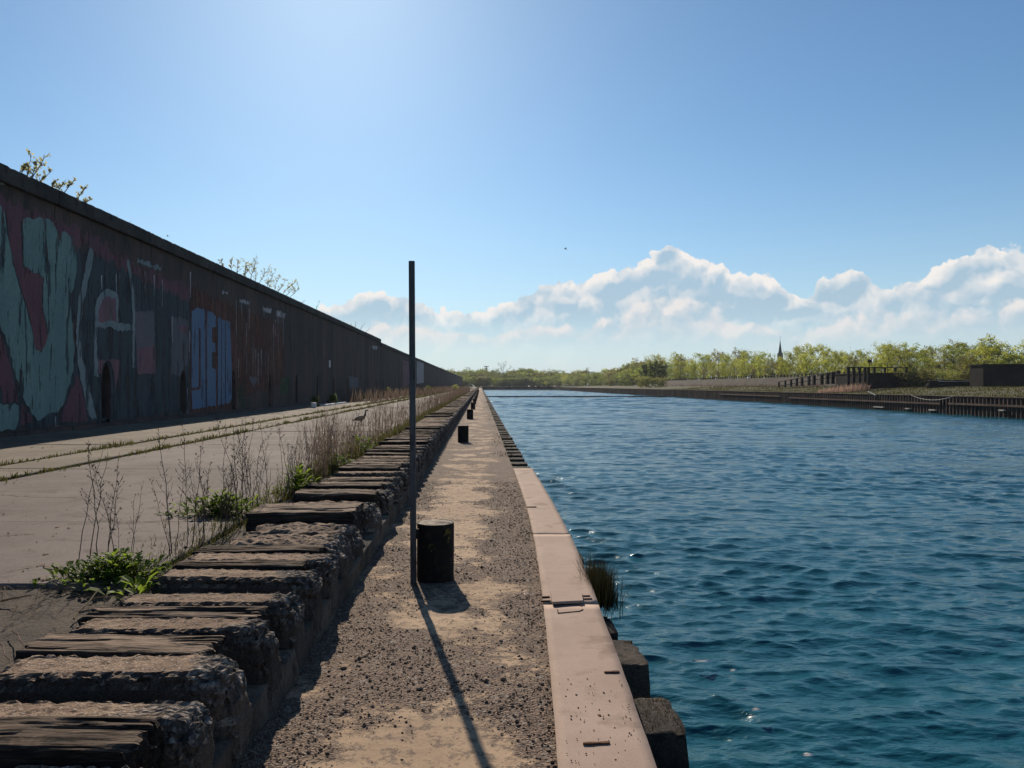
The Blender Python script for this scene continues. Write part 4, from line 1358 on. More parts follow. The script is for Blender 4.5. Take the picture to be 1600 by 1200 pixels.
def weed_mass():
    m = []
    g = np.random.default_rng(5)
    n = 2000
    Y = 10.5 + 150 * g.random(n) ** 1.6
    X = -2.15 - np.abs(g.normal(0, 0.55, n)) * np.clip((Y - 6) / 14, .25, 1.6)
    h = g.uniform(.35, 1.0, n) * (0.8 + 0.2 * np.sin(Y * 0.7))
    base = np.stack([X, Y, np.full(n, YARD_Z - .02)], 1)
    stuff(obj('dry_weeds', blades(base, h, 0.0035 + Y * 0.00035, 0.22, 0.3, 6), 'mass'), 'brown mass of dry weed stems along the parapet towards the far end', 'weeds')
    # side twigs of the mass
    k = 3
    i = np.repeat(np.arange(n), k)
    t = g.uniform(.35, .95, len(i))
    b2 = base[i] + np.stack([g.normal(0, .03, len(i)), g.normal(0, .03, len(i)), h[i] * t], 1)
    stuff(obj('dry_weeds', blades(b2, h[i] * 0.22, 0.003 + b2[:, 1] * 0.0003, 0.55, 0.2, 8), 'mass'), 'fine dry side twigs of the weeds along the parapet', 'weeds')


weed_mass()
# russet scrub by the far part of the wall
n = 3200
Y = 55 + 200 * rng.random(n)
X = -9.4 + rng.normal(0, 1.0, n) + 5.5 * np.clip((Y - 80) / 160, 0, 1) * rng.random(n)
stuff(obj('russet_scrub', blades(np.stack([X, Y, np.full(n, .28)], 1), rng.uniform(.3, 1.3, n), 0.05 + Y * 0.0004, .35, .3, 12), 'mass'), 'russet dead scrub growing along the foot of the far wall', 'scrub')
# straw and twigs on the broken ground
n = 2200
X = -2.05 - 2.3 * rng.random(n) ** 1.2
Y = rng.uniform(2.4, 4.95, n)
sel = (Y > 4.1) | (rng.random(n) < .25)
X, Y = X[sel], Y[sel]
sm_ = blades(np.stack([X, Y, np.full(len(X), .325)], 1), rng.uniform(.04, .13, len(X)), 0.004, 2.4, .2, 13)
for v_ in sm_.vertices:
    v_.co.z = .318 + (v_.co.z - .325) * .22
stuff(obj('dead_straw', sm_, 'straw'), 'scattered dead straw on the broken ground by the parapet', 'straw')
for i, (a_, c_, r_) in enumerate((((115, 970), (155, 912), 0.006), ((2, 942), (48, 922), 0.007), (((22), 988), (52, 1014), 0.004), ((0, 1004), (20, 1030), 0.004))):
    Y0, Y1 = F * 1.28 / (a_[1] - CY), F * 1.20 / (c_[1] - CY)
    p0 = Vector(((a_[0] - CX) / F * Y0, Y0, .33))
    p1 = Vector(((c_[0] - CX) / F * Y1, Y1, .37))
    q = [p0.lerp(p1, j / 5) + Vector((random.uniform(-1, 1), random.uniform(-1, 1), 0)) * .01 for j in range(6)]
    tag(obj('twig', MB().tube(q, [r_ * (1 - .1 * j) for j in range(6)], 5), 'straw' if i < 2 else 'stalk'),
        ['pale bare twig leaning beside the near parapet timbers', 'pale twig lying flat at the left edge of the ground', 'thin dark twig left of the near parapet timber', 'short dark twig at the far left of the broken ground'][i], 'twig')
# tuft of dark grass on the quay edge
n = 1500
X = np.clip(0.955 + rng.normal(0, 0.055, n), .86, 1.1)
Y = 6.15 + rng.normal(0, 0.20, n)
tg = thing('grass_tuft', 'dark bushy grass tuft hanging over the quay edge beside the pink plate', 'grass tuft', (0, 0, 0))
obj('blades', blades(np.stack([X, Y, np.full(n, -0.12)], 1), rng.uniform(.08, .34, n), 0.005, .30, .5, 21), 'dgrass', tg)
n = 700
X = 0.84 + rng.uniform(-.10, .13, n)
Y = 3.80 + rng.uniform(-.2, .2, n)
tg = thing('grass_tuft', 'sparse brown grass on the nearest dark edge block', 'grass tuft', (0, 0, 0))
obj('blades', blades(np.stack([X, Y, np.full(n, -0.06)], 1), rng.uniform(.02, .06, n), 0.004, .8, .5, 22), 'dgrass', tg)
n = 1100
Y = 17 + 60 * rng.random(n) ** 1.5
X = 0.55 + rng.normal(0, .14, n)
sel = (np.sin(Y * .9) + np.sin(Y * .37) > -.2) & (X < 0.9)
X, Y = X[sel], Y[sel]
stuff(obj('edge_grass', blades(np.stack([X, Y, np.full(len(X), -.02)], 1), rng.uniform(.03, .09, len(X)), .008 + Y * .0003, .4, .4, 23), 'dgrass'), 'thin brownish grass along the far quay edge', 'grass')

# ------------------------------------------------------------------ shrubs on the wall
def shrub(name, lab, specs, mat='wallleaf', cat='shrub', leaf=0.080, bare=False, nl=22):
    """specs: list of (base px, base py, top px, top py) in the plane just behind the wall face"""
    t = thing(name, lab, cat, (0, 0, 0))
    st, lf = MB(), MB()
    g = random.Random(len(lab) * 7)
    first = None
    for (bx, by_, tx, ty) in specs:
        Y0, Z0 = wpt(bx, by_)
        p0 = Vector((WX - 0.35, Y0, WTOP1 - .03))
        Yt = Y0 + g.uniform(-.3, .3)
        p1 = Vector(((tx - CX) / F * Yt, Yt, EYE - (ty - CY) / F * Yt))
        if abs(p1.x - WX) > 2.5:
            p1.x = WX - 0.4
        L = (p1 - p0).length
        q = [p0.lerp(p1, j / 6) + Vector((g.uniform(-1, 1), g.uniform(-1, 1), 0)) * L * .03 for j in range(7)]
        st.tube(q, [0.018 * (1 - .12 * j) for j in range(7)], 5)
        for k_ in range(10 if not bare else 7):
            f_ = g.uniform(.25, 1)
            i0 = min(5, int(f_ * 6))
            c = q[i0].lerp(q[i0 + 1], f_ * 6 - i0)
            dr = Vector((g.uniform(-1, 1), g.uniform(-1, 1), g.uniform(.3, 1.2))).normalized() * L * g.uniform(.12, .3)
            st.tube([c, c + dr * .5, c + dr], [0.008, 0.006, 0.003], 4)
            if not bare:
                for l_ in range(nl // 4):
                    e = c + dr * g.uniform(.2, 1.05) + Vector((g.gauss(0, 1), g.gauss(0, 1), g.gauss(0, 1))) * L * .025
                    u_ = Vector((g.gauss(0, 1), g.gauss(0, 1), g.gauss(0, 1))).normalized() * leaf * g.uniform(.4, .75)
                    v_ = u_.cross(Vector((g.gauss(0, 1), g.gauss(0, 1), g.gauss(0, 1)))).normalized() * u_.length * .55
                    lf.add([e - u_, e + v_, e + u_, e - v_], [(0, 1, 2, 3)])
    obj('stem', st, 'bark', t)
    if not bare:
        obj('leaves', lf, mat, t)
    return t


shrub('wall_shrub', 'tallest leafy shrub on the wall top at the far left', [(60, 286, 50, 243), (66, 290, 70, 241), (72, 292, 80, 268), (50, 282, 40, 255), (64, 288, 58, 255)])
shrub('wall_shrub', 'middle leafy shrub on the wall top at the far left', [(95, 302, 86, 283), (104, 306, 104, 281), (110, 310, 117, 281)])
shrub('wall_shrub', 'small leafy shrub on the wall top, rightmost of the three at far left', [(132, 319, 135, 293), (138, 322, 143, 312)])
shrub('wall_shrub', 'wide leafy shrub on the wall top above the streaked rusty panel',
      [(362, 424, 345, 405), (372, 428, 362, 404), (382, 433, 372, 406), (392, 437, 385, 410), (400, 441, 402, 404), (410, 445, 398, 415), (412, 446, 420, 418), (424, 452, 430, 424), (436, 457, 436, 430),
       (446, 461, 462, 440), (452, 464, 466, 444), (458, 466, 468, 450), (430, 455, 418, 430), (388, 435, 395, 412), (440, 459, 447, 438)], nl=26)
shrub('wall_shrub', 'bare dry twigs on the wall top near its step', [(560, 516, 556, 503), (566, 519, 570, 505), (574, 522, 580, 512), (553, 513, 549, 506)], bare=True)
shrub('wall_shrub', 'single thin twig on the wall top right of the wide shrub', [(500, 486, 499, 470), (477, 476, 476, 470)], bare=True)
n = 500
Y = 19 + 70 * rng.random(n)
X = np.full(n, WX - .2) + rng.uniform(-.5, .2, n)
sel = (np.sin(Y * 1.3) + np.sin(Y * .53 + 1) > .5)
X, Y = X[sel], Y[sel]
stuff(obj('wall_top_grass', blades(np.stack([X, Y, np.full(len(X), WTOP1 - .02)], 1), rng.uniform(.05, .32, len(X)), .010 + Y * .0002, .4, .3, 31), 'straw'), 'sparse dry grass along the top of the high wall', 'grass')
# bushes at the wall foot
for i, (px, py, wpx, hpx, mt, lab) in enumerate(((605, 622, 9, 14, 'dleaf', 'small dark green bush at the wall foot behind the goose'), (492, 634, 7, 14, 'dleaf', 'spindly green weed at the wall foot by the white stone'),
                                                 (520, 633, 8, 14, 'dleaf', 'pale green weed at the wall foot right of the white stone'), (566, 624, 10, 9, 'dleaf', 'low green weed at the wall foot below the white plate'),
                                                 (670, 611, 8, 10, 'leaf', 'pale bush near the wall foot beyond the pole'), (711, 612, 11, 9, 'f_yel', 'bright yellow-green bush at the far end of the yard'))):
    X = -9.9 if i < 4 else (-9.0 if i == 4 else -6.0)
    Y = X * F / (px - CX)
    s = Y / F
    t = thing('bush', lab, 'bush', (X, Y, .28))
    obj('leaves', leafy(70 + i, 220, wpx * s * .55, hpx * s, .16 + Y * .0012, 1.0), mt, t)
    st = MB()
    for q in range(5):
        st.tube([(random.uniform(-.05, .05), random.uniform(-.05, .05), -.05), (random.uniform(-.2, .2) * wpx * s, 0.1, hpx * s * .6), (random.uniform(-.4, .4) * wpx * s, 0, hpx * s * 1.1)], [.015, .01, .004], 4)
    obj('stem', st, 'stalk', t)
tag(obj('white_stone', rough_box(.30, .30, .34, (6, 6, 6), .08, .05, 77, 6), 'white', None, (-9.35, 9.35 * F / 261, .48), (0, .1, .4)), 'white stone block at the edge of the wall shadow', 'stone')
for i, (x0, y0, y1) in enumerate(((-9.62, 46.5, 54.0), (-9.62, 62.5, 68.5))):
    tag(obj('concrete_kerb', rough_box(.35, y1 - y0, .14, (3, 18, 3), .02, .02, 130 + i, 3), 'white', None, (x0, (y0 + y1) / 2, .36)),
        ['pale concrete kerb at the shadow edge beside the white stone', 'pale concrete kerb at the shadow edge behind the goose'][i], 'kerb')

# ------------------------------------------------------------------ birds
def loft(rows_, n=14):
    m = MB()
    m.tube([r_[0] for r_ in rows_], [r_[1] for r_ in rows_], n)
    return m


gz = 0.0
spine = [((-.42, 0, .20), (.012, .030)), ((-.34, 0, .235), (.030, .065)), ((-.22, 0, .275), (.085, .105)), ((-.08, 0, .300), (.120, .125)), ((.05, 0, .330), (.118, .125)), ((.14, 0, .372), (.088, .098)),
         ((.185, 0, .43), (.055, .062)), ((.20, 0, .49), (.036, .040)), ((.205, 0, .56), (.028, .030)), ((.215, 0, .62), (.028, .029)), ((.235, 0, .662), (.036, .034)), ((.272, 0, .675), (.037, .034)),
         ((.305, 0, .662), (.024, .022)), ((.345, 0, .648), (.012, .015)), ((.362, 0, .642), (.004, .008))]
gm = loft([(Vector(p), r_) for p, r_ in spine], 14)
for s in (-1, 1):
    gm.tube([(.0, .05 * s, .25), (.01, .05 * s, .12), (.0, .05 * s, .02)], [.028, .014, .011], 8)
    gm.tube([(-.02, .05 * s, .012), (.09, .05 * s, .010)], [(.012, .03), (.006, .045)], 8)
gme = gm.mesh('goose', True)
goose = thing('goose', 'brown goose with raised dark neck standing among the dry weeds', 'goose', (-3.83, 24.4, YARD_Z))
goose.rotation_euler = (0, 0, R(28))
goose.scale = (.70, .70, .70)
obj('body', gme, 'goose', goose)
for s in (-1, 1):
    w_ = loft([(Vector((.08, .095 * s, .36)), (.02, .03)), (Vector((-.05, .115 * s, .345)), (.025, .075)), (Vector((-.22, .095 * s, .30)), (.018, .06)), (Vector((-.40, .04 * s, .235)), (.006, .02))], 10)
    obj('wing', w_.mesh('wing', True), 'goose', goose)


def flyer(lab, px, py, Y, wpx, rot):
    s = wpx * Y / F
    t = thing('flying_bird', lab, 'bird', at(px, py, Y))
    t.rotation_euler = rot
    bd = loft([(Vector((-.5, 0, 0)), .01), (Vector((-.42, 0, 0)), .04), (Vector((-.3, 0, .01)), .085), (Vector((0, 0, 0)), .12), (Vector((.25, 0, 0)), .08), (Vector((.5, 0, .01)), (.02, .06))], 10)
    obj('body', bd.mesh('body', True), 'bird', t, scale=(s,) * 3)
    for sg in (-1, 1):
        w_ = MB()
        for zz_ in (0.012, -0.012):
            pass
        top_ = [(-.20, .06 * sg, .02), (.16, .06 * sg, .02), (.30, .45 * sg, .20), (.42, .85 * sg, .26), (.10, .50 * sg, .22), (-.12, .30 * sg, .14)]
        w_.add([(x, y_, z + .012) for x, y_, z in top_] + [(x, y_, z - .012) for x, y_, z in top_], [(0, 1, 2, 4, 5), (2, 3, 4), (11, 10, 8, 7, 6), (10, 9, 8)] + [(a_, (a_ + 1) % 6, (a_ + 1) % 6 + 6, a_ + 6) for a_ in range(6)])
        obj('wing', w_, 'bird', t, scale=(s,) * 3)


flyer('small dark bird flying in the sky above the clouds', 883.5, 389, 60, 5.0, (R(35), R(10), R(12)))
flyer('tiny dark bird in the air just above the high wall', 262, 369, 30, 4.0, (R(30), R(-25), R(60)))
# scraps floating on the water
for i, (px, py, L) in enumerate(((1097, 1040, 30), (1145, 1056, 12), (1181, 1118, 18), (1262, 1190, 20))):
    Y = F * (EYE - WATER_Z - .05) / (py - CY)
    x = (px - CX) / F * Y
    w_ = L * Y / F
    m = MB()
    nn = 8
    vs = []
    for j in range(nn + 1):
        t_ = j / nn
        hw = 0.026 * math.sin(math.pi * min(1, t_ * .95 + .05)) ** .7 + .002
        c = Vector(((t_ - .5) * w_, -0.05 * math.sin(t_ * 3.0) * (1 if i == 0 else .4), .02 * math.sin(t_ * 3)))
        vs += [c + Vector((0, -hw, 0)), c + Vector((0, 0, .012)), c + Vector((0, hw, 0))]
    fs = []
    for j in range(nn):
        for k_ in range(2):
            fs.append((j * 3 + k_, j * 3 + k_ + 3, j * 3 + k_ + 4, j * 3 + k_ + 1))
    tag(obj('feather', m.add(vs, fs), 'white', None, (x, Y, WATER_Z + .10)),
        ['curved white feather floating on the water right of the dark edge blocks', 'tiny white feather floating just right of the curved one', 'white feather floating below the other feathers', 'white feather floating nearest the bottom of the picture'][i], 'feather', 'feathers on the water')

# ------------------------------------------------------------------ opposite bank
spw = thing('sheet_pile_wall', 'dark rusty sheet-pile wall lining the opposite bank', 'sheet pile wall', (BANK_X, 0, 0))
per, dp = 0.62, 0.26
V, Q = [], []
y = 44.0
prof_ = []
while y < FAR_Y:
    prof_ += [(0, y), (0, y + per * .36), (dp, y + per * .5), (dp, y + per * .86)]
    y += per
for x, y in prof_:
    V += [(x, y, -3), (x, y, 0.36)]
for i in range(len(prof_) - 1):
    Q.append((i * 2, i * 2 + 1, i * 2 + 3, i * 2 + 2))
stuff(obj('piling', npmesh('piling', V, Q), 'piling', spw))
cpz = MB().box(-.06, .62, 44, FAR_Y, .36, .44)
obj('cap', cpz, 'pilecap', spw)
b = MB()
for y0, y1, z in ((60, 84.5, -.42), (86, 128, -.48), (132, 165, -.30)):
    b.box(-.16, .0, y0, y1, z - .11, z + .09)
obj('waler', b, 'pilecap', spw)
for a0, a1, sag in (((1427, 620.5), (1492, 621), 6.5),):
    Y0, Y1 = BANK_X * F / (a0[0] - CX), BANK_X * F / (a1[0] - CX)
    q = [Vector((-.22, Y0 + (Y1 - Y0) * j / 14, .40 - sag * 90 / F * 4 * (j / 14) * (1 - j / 14))) for j in range(15)]
    obj('rope', MB().tube(q, .032, 5), 'rope', spw)
for px, lab in ((1366, 'pale leaning timber on the rim of the sheet-pile wall'),):
    Y0 = BANK_X * F / (px - CX)
    tag(obj('pale_timber', MB().tube([(BANK_X - .3, Y0 + 1.0, .75), (BANK_X - .15, Y0 - .6, .30)], .08, 6), 'rope'), lab, 'timber')
for i, (px, wpx) in enumerate(((1375, 15), (1420, 6), (1459, 10), (1568, 8))):
    Y0 = BANK_X * F / (px - CX)
    wy_ = wpx * Y0 * Y0 / (F * BANK_X)
    z = -1.30 if i < 3 else -.95
    t = tag(obj('ladder_step', MB().box(BANK_X - .28, BANK_X - .02, Y0 - wy_ / 2, Y0 + wy_ / 2, z, z + .12), 'rope'),
            'pale plank low on the sheet-pile wall, %s from the left' % ['first', 'second', 'third', 'fourth'][i], 'plank', 'planks on the sheet piles')
# far end wall of the canal
fw = thing('end_wall', 'low dark retaining wall closing the far end of the canal', 'wall', (0, FAR_Y, 0))
b = MB()
for i in range(60):
    b.box(-1 + i * .9, -1 + i * .9 + .5, -.25, 0, -3, .60)
b.box(-2, BANK_X + 1, 0, 14, -3, .55)
obj('piling', b, 'piling', fw)
# floating boom
bo = thing('floating_boom', 'thin dark floating boom stretched across the canal', 'boom', (0, 203, WATER_Z + .16))
seg = MB().tube([(0, 0, 0), (1.9, 0, 0)], .20, 8).mesh('float')
for i in range(26):
    obj('float', seg, 'boom', bo, (0.95 + i * 1.96, .25 * math.sin(i * .6), 0), (0, 0, .07 * math.cos(i * .6)))
# grass on the right bank
n = 16000
Y = 62 + 160 * rng.random(n) ** 1.3
X = BANK_X + .6 + 24 * rng.random(n)
stuff(obj('bank_grass', blades(np.stack([X, Y, bank_z(X, Y) - .03], 1), rng.uniform(.10, .30, n), .05 + Y * .0006, .5, .4, 41), 'grass'), 'rough olive grass covering the opposite bank', 'grass')

# dark buildings and walls behind the bank
bz = 1.25
t = thing('dark_shed', 'large plain dark flat-roofed block on the opposite bank at the right edge', 'building', (72.6, 110, bz))
b = MB().box(0, 30, 0, 3, -.5, 3.22)
shw = obj('wall', b, 'blackwall', t)
b = MB().box(-.12, 30.1, -.12, 3.1, 3.22, 3.42)
obj('roof_edge', b, 'blackwall', t)
for i in range(9):
    obj('panel_rib', MB().box(1.2 + i * 3.2, 1.32 + i * 3.2, -.05, 0, -.4, 3.22), 'embank', shw)
t = thing('retaining_wall', 'dark square-cornered retaining wall below the post railing', 'wall', (63.9, 125, bz))
obj('wall', MB().box(0, 10, 0, 12, -.5, 2.25), 'blackwall', t)
obj('coping', MB().box(-.08, 10.1, -.10, 12.1, 2.25, 2.40), 'embank', t)
t = thing('broken_wall', 'low dark broken wall between the brush and the large dark block', 'wall', (67.5, 114.5, bz))
obj('wall', rough_box(9.5, .9, 1.6, (22, 3, 6), .05, .22, 140, .9, octv=3), 'blackwall', t, (4.4, 0, .3))
obj('rail', MB().tube([(1, -.6, .95), (8.5, -.7, .85)], .06, 5), 'rope', t)
# post railing on the wall
rl = thing('post_railing', 'black post-and-rail fence on top of the dark retaining wall', 'fence', (0, 0, 0))
zt = lambda y: EYE + 27.5 * 125 / F
for px in (1325.5, 1334, 1343, 1351.5, 1357, 1366, 1382.5, 1399, 1416.5):
    Y = 124.2
    X = (px - CX) / F * Y
    w_ = .20 if px < 1360 else .13
    zb = EYE + 18 * Y / F if px > 1358 else EYE + 9.0 * Y / F
    obj('post', MB().box(X - w_, X + w_, Y - .15, Y + .15, zb - (0 if px > 1358 else .9), EYE + 27.0 * Y / F), 'iron', rl)
X0, X1 = (1324 - CX) / F * 124.2, (1418 - CX) / F * 124.2
obj('rail', MB().box(X0, X1, 124.05, 124.35, EYE + 27.0 * 124.2 / F + .004, EYE + 28.4 * 124.2 / F), 'iron', rl)
obj('rail', MB().box(X0, X0 + 3.4, 124.10, 124.30, EYE + 20.5 * 124.2 / F, EYE + 21.5 * 124.2 / F), 'iron', rl)
# trestle ramp
tr = thing('trestle', 'black timber trestle of thick posts stepping up beside the pale reeds', 'trestle', (0, 0, 0))
tp = []
pxs = [1217, 1227, 1236, 1245, 1253, 1264, 1272, 1284, 1293, 1301, 1309.5]
for i, px in enumerate(pxs):
    X = 65.5
    Y = X * F / (px - CX)
    f_ = i / (len(pxs) - 1)
    ztp = EYE + (5.5 + 16.5 * f_) * Y / F
    hgt = (5 + 9 * f_) * Y / F
    w_ = .16 + .14 * f_
    obj('post', MB().box(X - w_, X + w_, Y - w_, Y + w_, ztp - hgt - .6, ztp), 'iron', tr)
    tp.append(Vector((X, Y, ztp)))
obj('rail', MB().tube([p + Vector((0, 0, .04)) for p in tp], .10, 6), 'iron', tr)
obj('rail', MB().tube([p - Vector((0, 0, .85)) for p in tp], .10, 6), 'iron', tr)
# sign on a post
X, Y = (1359 - CX) / F * 126, 126
sg = thing('sign_post', 'small square sign on a post above the dark retaining wall', 'sign', (X, Y, bz))
obj('post', MB().tube([(0, 0, 2.3), (0, 0, EYE + 36 * Y / F - bz)], .06, 6), 'iron', sg)
obj('board', MB().box(-.33, .33, -.06, .0, EYE + 35.5 * Y / F - bz, EYE + 40 * Y / F - bz), 'rust', sg)
# long bank wall with pickets
lw = thing('bank_wall', 'long low brown wall with a row of stub posts behind the opposite bank', 'wall', (76, 0, 0))
V, Q = [], []
ysw = np.arange(150, 321, 1.5)
for y in ysw:
    zt_ = EYE + 2.05 - .25 * (y - 150) / 170 + .12 * fbm((y * .2, 1, 1), 2)
    V += [(-2.6, y, .9), (-.4 + .3 * fbm((y * .3, 0, 0), 2), y, zt_ - .35), (0, y, zt_), (2.5, y, zt_ + .1)]
for i in range(len(ysw) - 1):
    for k_ in range(3):
        a_ = i * 4 + k_
        Q.append((a_, a_ + 4, a_ + 5, a_ + 1))
obj('embankment', npmesh('embankment', V, Q), 'embank', lw)
pk = MB().box(-.12, .12, -.12, .12, -.1, .80).mesh('stub_post')
for i in range(80):
    y = 151 + i * 2.1
    obj('stub_post', pk, 'iron', lw, (0.1, y, EYE + 2.0 - .25 * (y - 150) / 170), (0, 0, 0), (1, 1, random.uniform(.8, 1.1)))
obj('rail', MB().tube([(.1, 150, EYE + 2.62), (.1, 235, EYE + 2.50), (.1, 318, EYE + 2.38)], .07, 5), 'iron', lw)
# pale reeds
n = 1500
px = rng.uniform(1278, 1357, n)
Y = rng.uniform(119, 126, n)
X = (px - CX) / F * Y
hh = (0.9 + .5 * np.sin(px * .45) ** 2) * (0.35 + .65 * np.clip((px - 1270) / 50, 0, 1)) * rng.uniform(.5, 1.15, n)
stuff(obj('reeds', blades(np.stack([X, Y, bank_z(X, Y) - .1], 1), hh, .09, .22, .4, 51), 'reed'), 'pale pinkish reeds in front of the trestle', 'reeds')
n = 500
px = rng.uniform(1040, 1290, n)
X = 66 + 4 * rng.random(n)
Y = X * F / (px - CX)
stuff(obj('bank_scrub', blades(np.stack([X, Y, bank_z(X, Y) - .1], 1), rng.uniform(.4, 1.2, n), .16, .3, .4, 52), 'mass'), 'brown dead scrub below the long bank wall', 'scrub')

# ------------------------------------------------------------------ trees
def tree_meshes(seed, h, w, nleaf, leaf, bottom=.25, dens=1.0, bare=False):
    g = random.Random(seed)
    tk = MB()
    tips = []
    lean = Vector((g.uniform(-.05, .05), g.uniform(-.05, .05), 1))
    H = h * .86
    tr_ = [Vector((0, 0, -.4))] + [lean * (H * j / 6) + Vector((g.uniform(-1, 1), g.uniform(-1, 1), 0)) * .012 * h for j in range(1, 7)]
    tk.tube(tr_, [h * .016 * (1 - .14 * j) for j in range(7)], 6)
    nl = 13
    for i in range(nl):
        f_ = bottom + (.95 - bottom) * i / nl
        i0 = min(5, int(f_ * 6))
        p = tr_[i0].lerp(tr_[i0 + 1], f_ * 6 - i0)
        a_ = i * 2.4 + g.uniform(-.5, .5)
        shape = math.sin(math.pi * min(1, max(.08, (f_ - bottom * .4) / (1.1 - bottom * .4)))) ** .7
        L = w * .55 * shape * g.uniform(.7, 1.15)
        dr = Vector((math.cos(a_), math.sin(a_), g.uniform(.45, 1.1)))
        q = [p, p + dr * L * .5 + Vector((0, 0, -.02 * h)), p + dr * L]
        tk.tube(q, [h * .0065, h * .0045, h * .0015], 5, False)
        tips.append((q[2], L))
        tips.append((q[1], L * .8))
        for s in range(3):
            e = q[1].lerp(q[2], g.uniform(0, .9))
            d2 = Vector((g.uniform(-1, 1), g.uniform(-1, 1), g.uniform(.1, 1))) * L * .5
            tk.tube([e, e + d2], [h * .003, h * .001], 4, False)
            tips.append((e + d2, L * .6))
    tips.append((tr_[-1] + Vector((0, 0, .05 * h)), w * .25))
    if bare:
        for (c, L) in list(tips):
            for s in range(5):
                d2 = Vector((g.uniform(-1, 1), g.uniform(-1, 1), g.uniform(0, 1))) * .09 * h
                tk.tube([c, c + d2], [h * .0022, h * .0006], 3, False)
    lf = MB()
    V, Q = [], []
    gg = np.random.default_rng(seed)
    per_ = max(1, int(nleaf / len(tips)))
    for (c, L) in tips:
        if gg.random() > dens:
            continue
        r_ = max(.35, L * .42)
        P = gg.normal(0, 1, (per_, 3)) * np.array([r_, r_, r_ * .75]) * .62 + np.array(c)
        V.append(P)
    P = np.concatenate(V)
    n = len(P)
    u_ = gg.normal(0, 1, (n, 3))
    u_ /= np.linalg.norm(u_, axis=1)[:, None]
    v_ = np.cross(u_, gg.normal(0, 1, (n, 3)))
    v_ /= np.linalg.norm(v_, axis=1)[:, None]
    s = leaf * gg.uniform(.5, 1.2, n)[:, None]
    VV = np.stack([P - u_ * s, P + v_ * s * .7, P + u_ * s, P - v_ * s * .7], 1).reshape(-1, 3)
    o = np.arange(n) * 4
    me = npmesh('crown', VV, np.stack([o, o + 1, o + 2, o + 3], 1))
    me['top'] = float(np.percentile(P[:, 2], 98.5))
    return tk.mesh('trunk'), me


def make_variants(seeds, *a, mats=('f_yel',), **k_):
    out = []
    for i, s in enumerate(seeds):
        tk, cr = tree_meshes(s, *a, **k_)
        tk.materials.append(MAT['bark'])
        cr.materials.append(MAT[mats[i % len(mats)]])
        out.append((tk, cr))
    return out


near_v = make_variants(range(200, 212), 10, 5.2, 2300, .17, bottom=.12, mats=('f_yel', 'f_yel', 'f_grn', 'f_yel', 'f_olv', 'f_yel'))
far_v = make_variants(range(230, 238), 12, 8.5, 1700, .36, bottom=.10, mats=('f_far', 'f_grn', 'f_far', 'f_olv'))
dark_v = make_variants(range(240, 242), 12, 8.0, 2600, .30, bottom=.05, mats=('f_drk',))
brush_v = make_variants(range(245, 249), 4, 4.5, 900, .16, bottom=.05, mats=('f_olv', 'f_drk', 'f_olv', 'f_grn'))
tree_no = 0


def tree(name, lab, group, var, px, ytop, Y, base, hmesh, wide=1.0, crown=True, X=None):
    global tree_no
    X = (px - CX) / F * Y if X is None else X
    H = EYE + (CY - ytop) / F * Y - base
    t = thing(name, lab, 'tree', (X, Y, base), group)
    t.rotation_euler = (0, 0, tree_no * 2.1)
    s = H / (var[1]['top'] if crown else hmesh)
    t.scale = (s * wide, s * wide, s)
    obj('trunk', var[0], None, t)
    if crown:
        obj('crown', var[1], None, t)
    tree_no += 1
    return t


prof_r = [(950, 579), (980, 571), (1000, 564), (1020, 558), (1050, 560), (1070, 555), (1120, 556), (1170, 554), (1220, 551), (1250, 547), (1285, 541), (1310, 549), (1340, 554), (1375, 541), (1400, 546),
          (1450, 538), (1480, 542), (1520, 537), (1545, 529), (1565, 541), (1580, 553), (1600, 540), (1660, 540)]
px = 1012.0
i = 0
while px < 1640:
    for layer in range(2):
        p_ = px + random.uniform(-5, 5) + layer * 7
        Xr = (80 if layer == 0 else 92) + random.uniform(-2, 4)
        Y = Xr * F / (p_ - CX)
        yt = float(np.interp(p_, [a_ for a_, _ in prof_r], [c_ for _, c_ in prof_r])) + random.choice([-7, -3, 0, 2, 5, 9, 14]) + random.uniform(-2, 3) + (5 if layer == 0 else 0)
        if p_ < 1320:
            lab = 'yellow-green spring tree behind the long low bank wall, ' + ('near its left end' if p_ < 1100 else 'left of the spire' if p_ < 1205 else 'around the spire' if p_ < 1236 else 'right of the spire')
        elif p_ < 1425:
            lab = 'yellow-green spring tree growing behind the post railing'
        else:
            lab = 'yellow-green spring tree growing above the dark brush at right'
        tree('spring_tree', lab, 'spring trees on the opposite bank', near_v[random.randrange(12)], p_, yt, Y, 1.6, 10 * .98, random.uniform(.60, 1.05))
    px += 10.5 + (px - 1000) * .012
px = 1016.0
while px < 1640:
    p_ = px + random.uniform(-5, 5)
    Y = 98 * F / (p_ - CX)
    tree('spring_tree', 'low yellow-green young tree in the thicket behind the taller spring trees', 'young trees in the thicket', near_v[random.randrange(12)], p_, 572 + random.uniform(-8, 8) - max(0, p_ - 1300) * .03, Y, 1.3, 9.8, random.uniform(1.3, 1.9))
    px += 11 + (px - 1000) * .014
tree('spring_tree', 'tallest yellow-green tree near the right edge of the tree line', 'spring trees on the opposite bank', near_v[0], 1544, 527, 118, 1.6, 9.8, 1.0)
tree('spring_tree', 'tall airy tree just right of the sign post', 'spring trees on the opposite bank', near_v[3], 1386, 538, 128, 1.6, 9.8, .8)
for i, (p_, yt) in enumerate(((1008, 568), (1022, 566), (1035, 569))):
    tree('evergreen_tree', 'dense dark evergreen tree at the left end of the spring trees', 'dark evergreens', dark_v[i % 2], p_, yt, 300 - i * 6, .8, 11.6, .62)
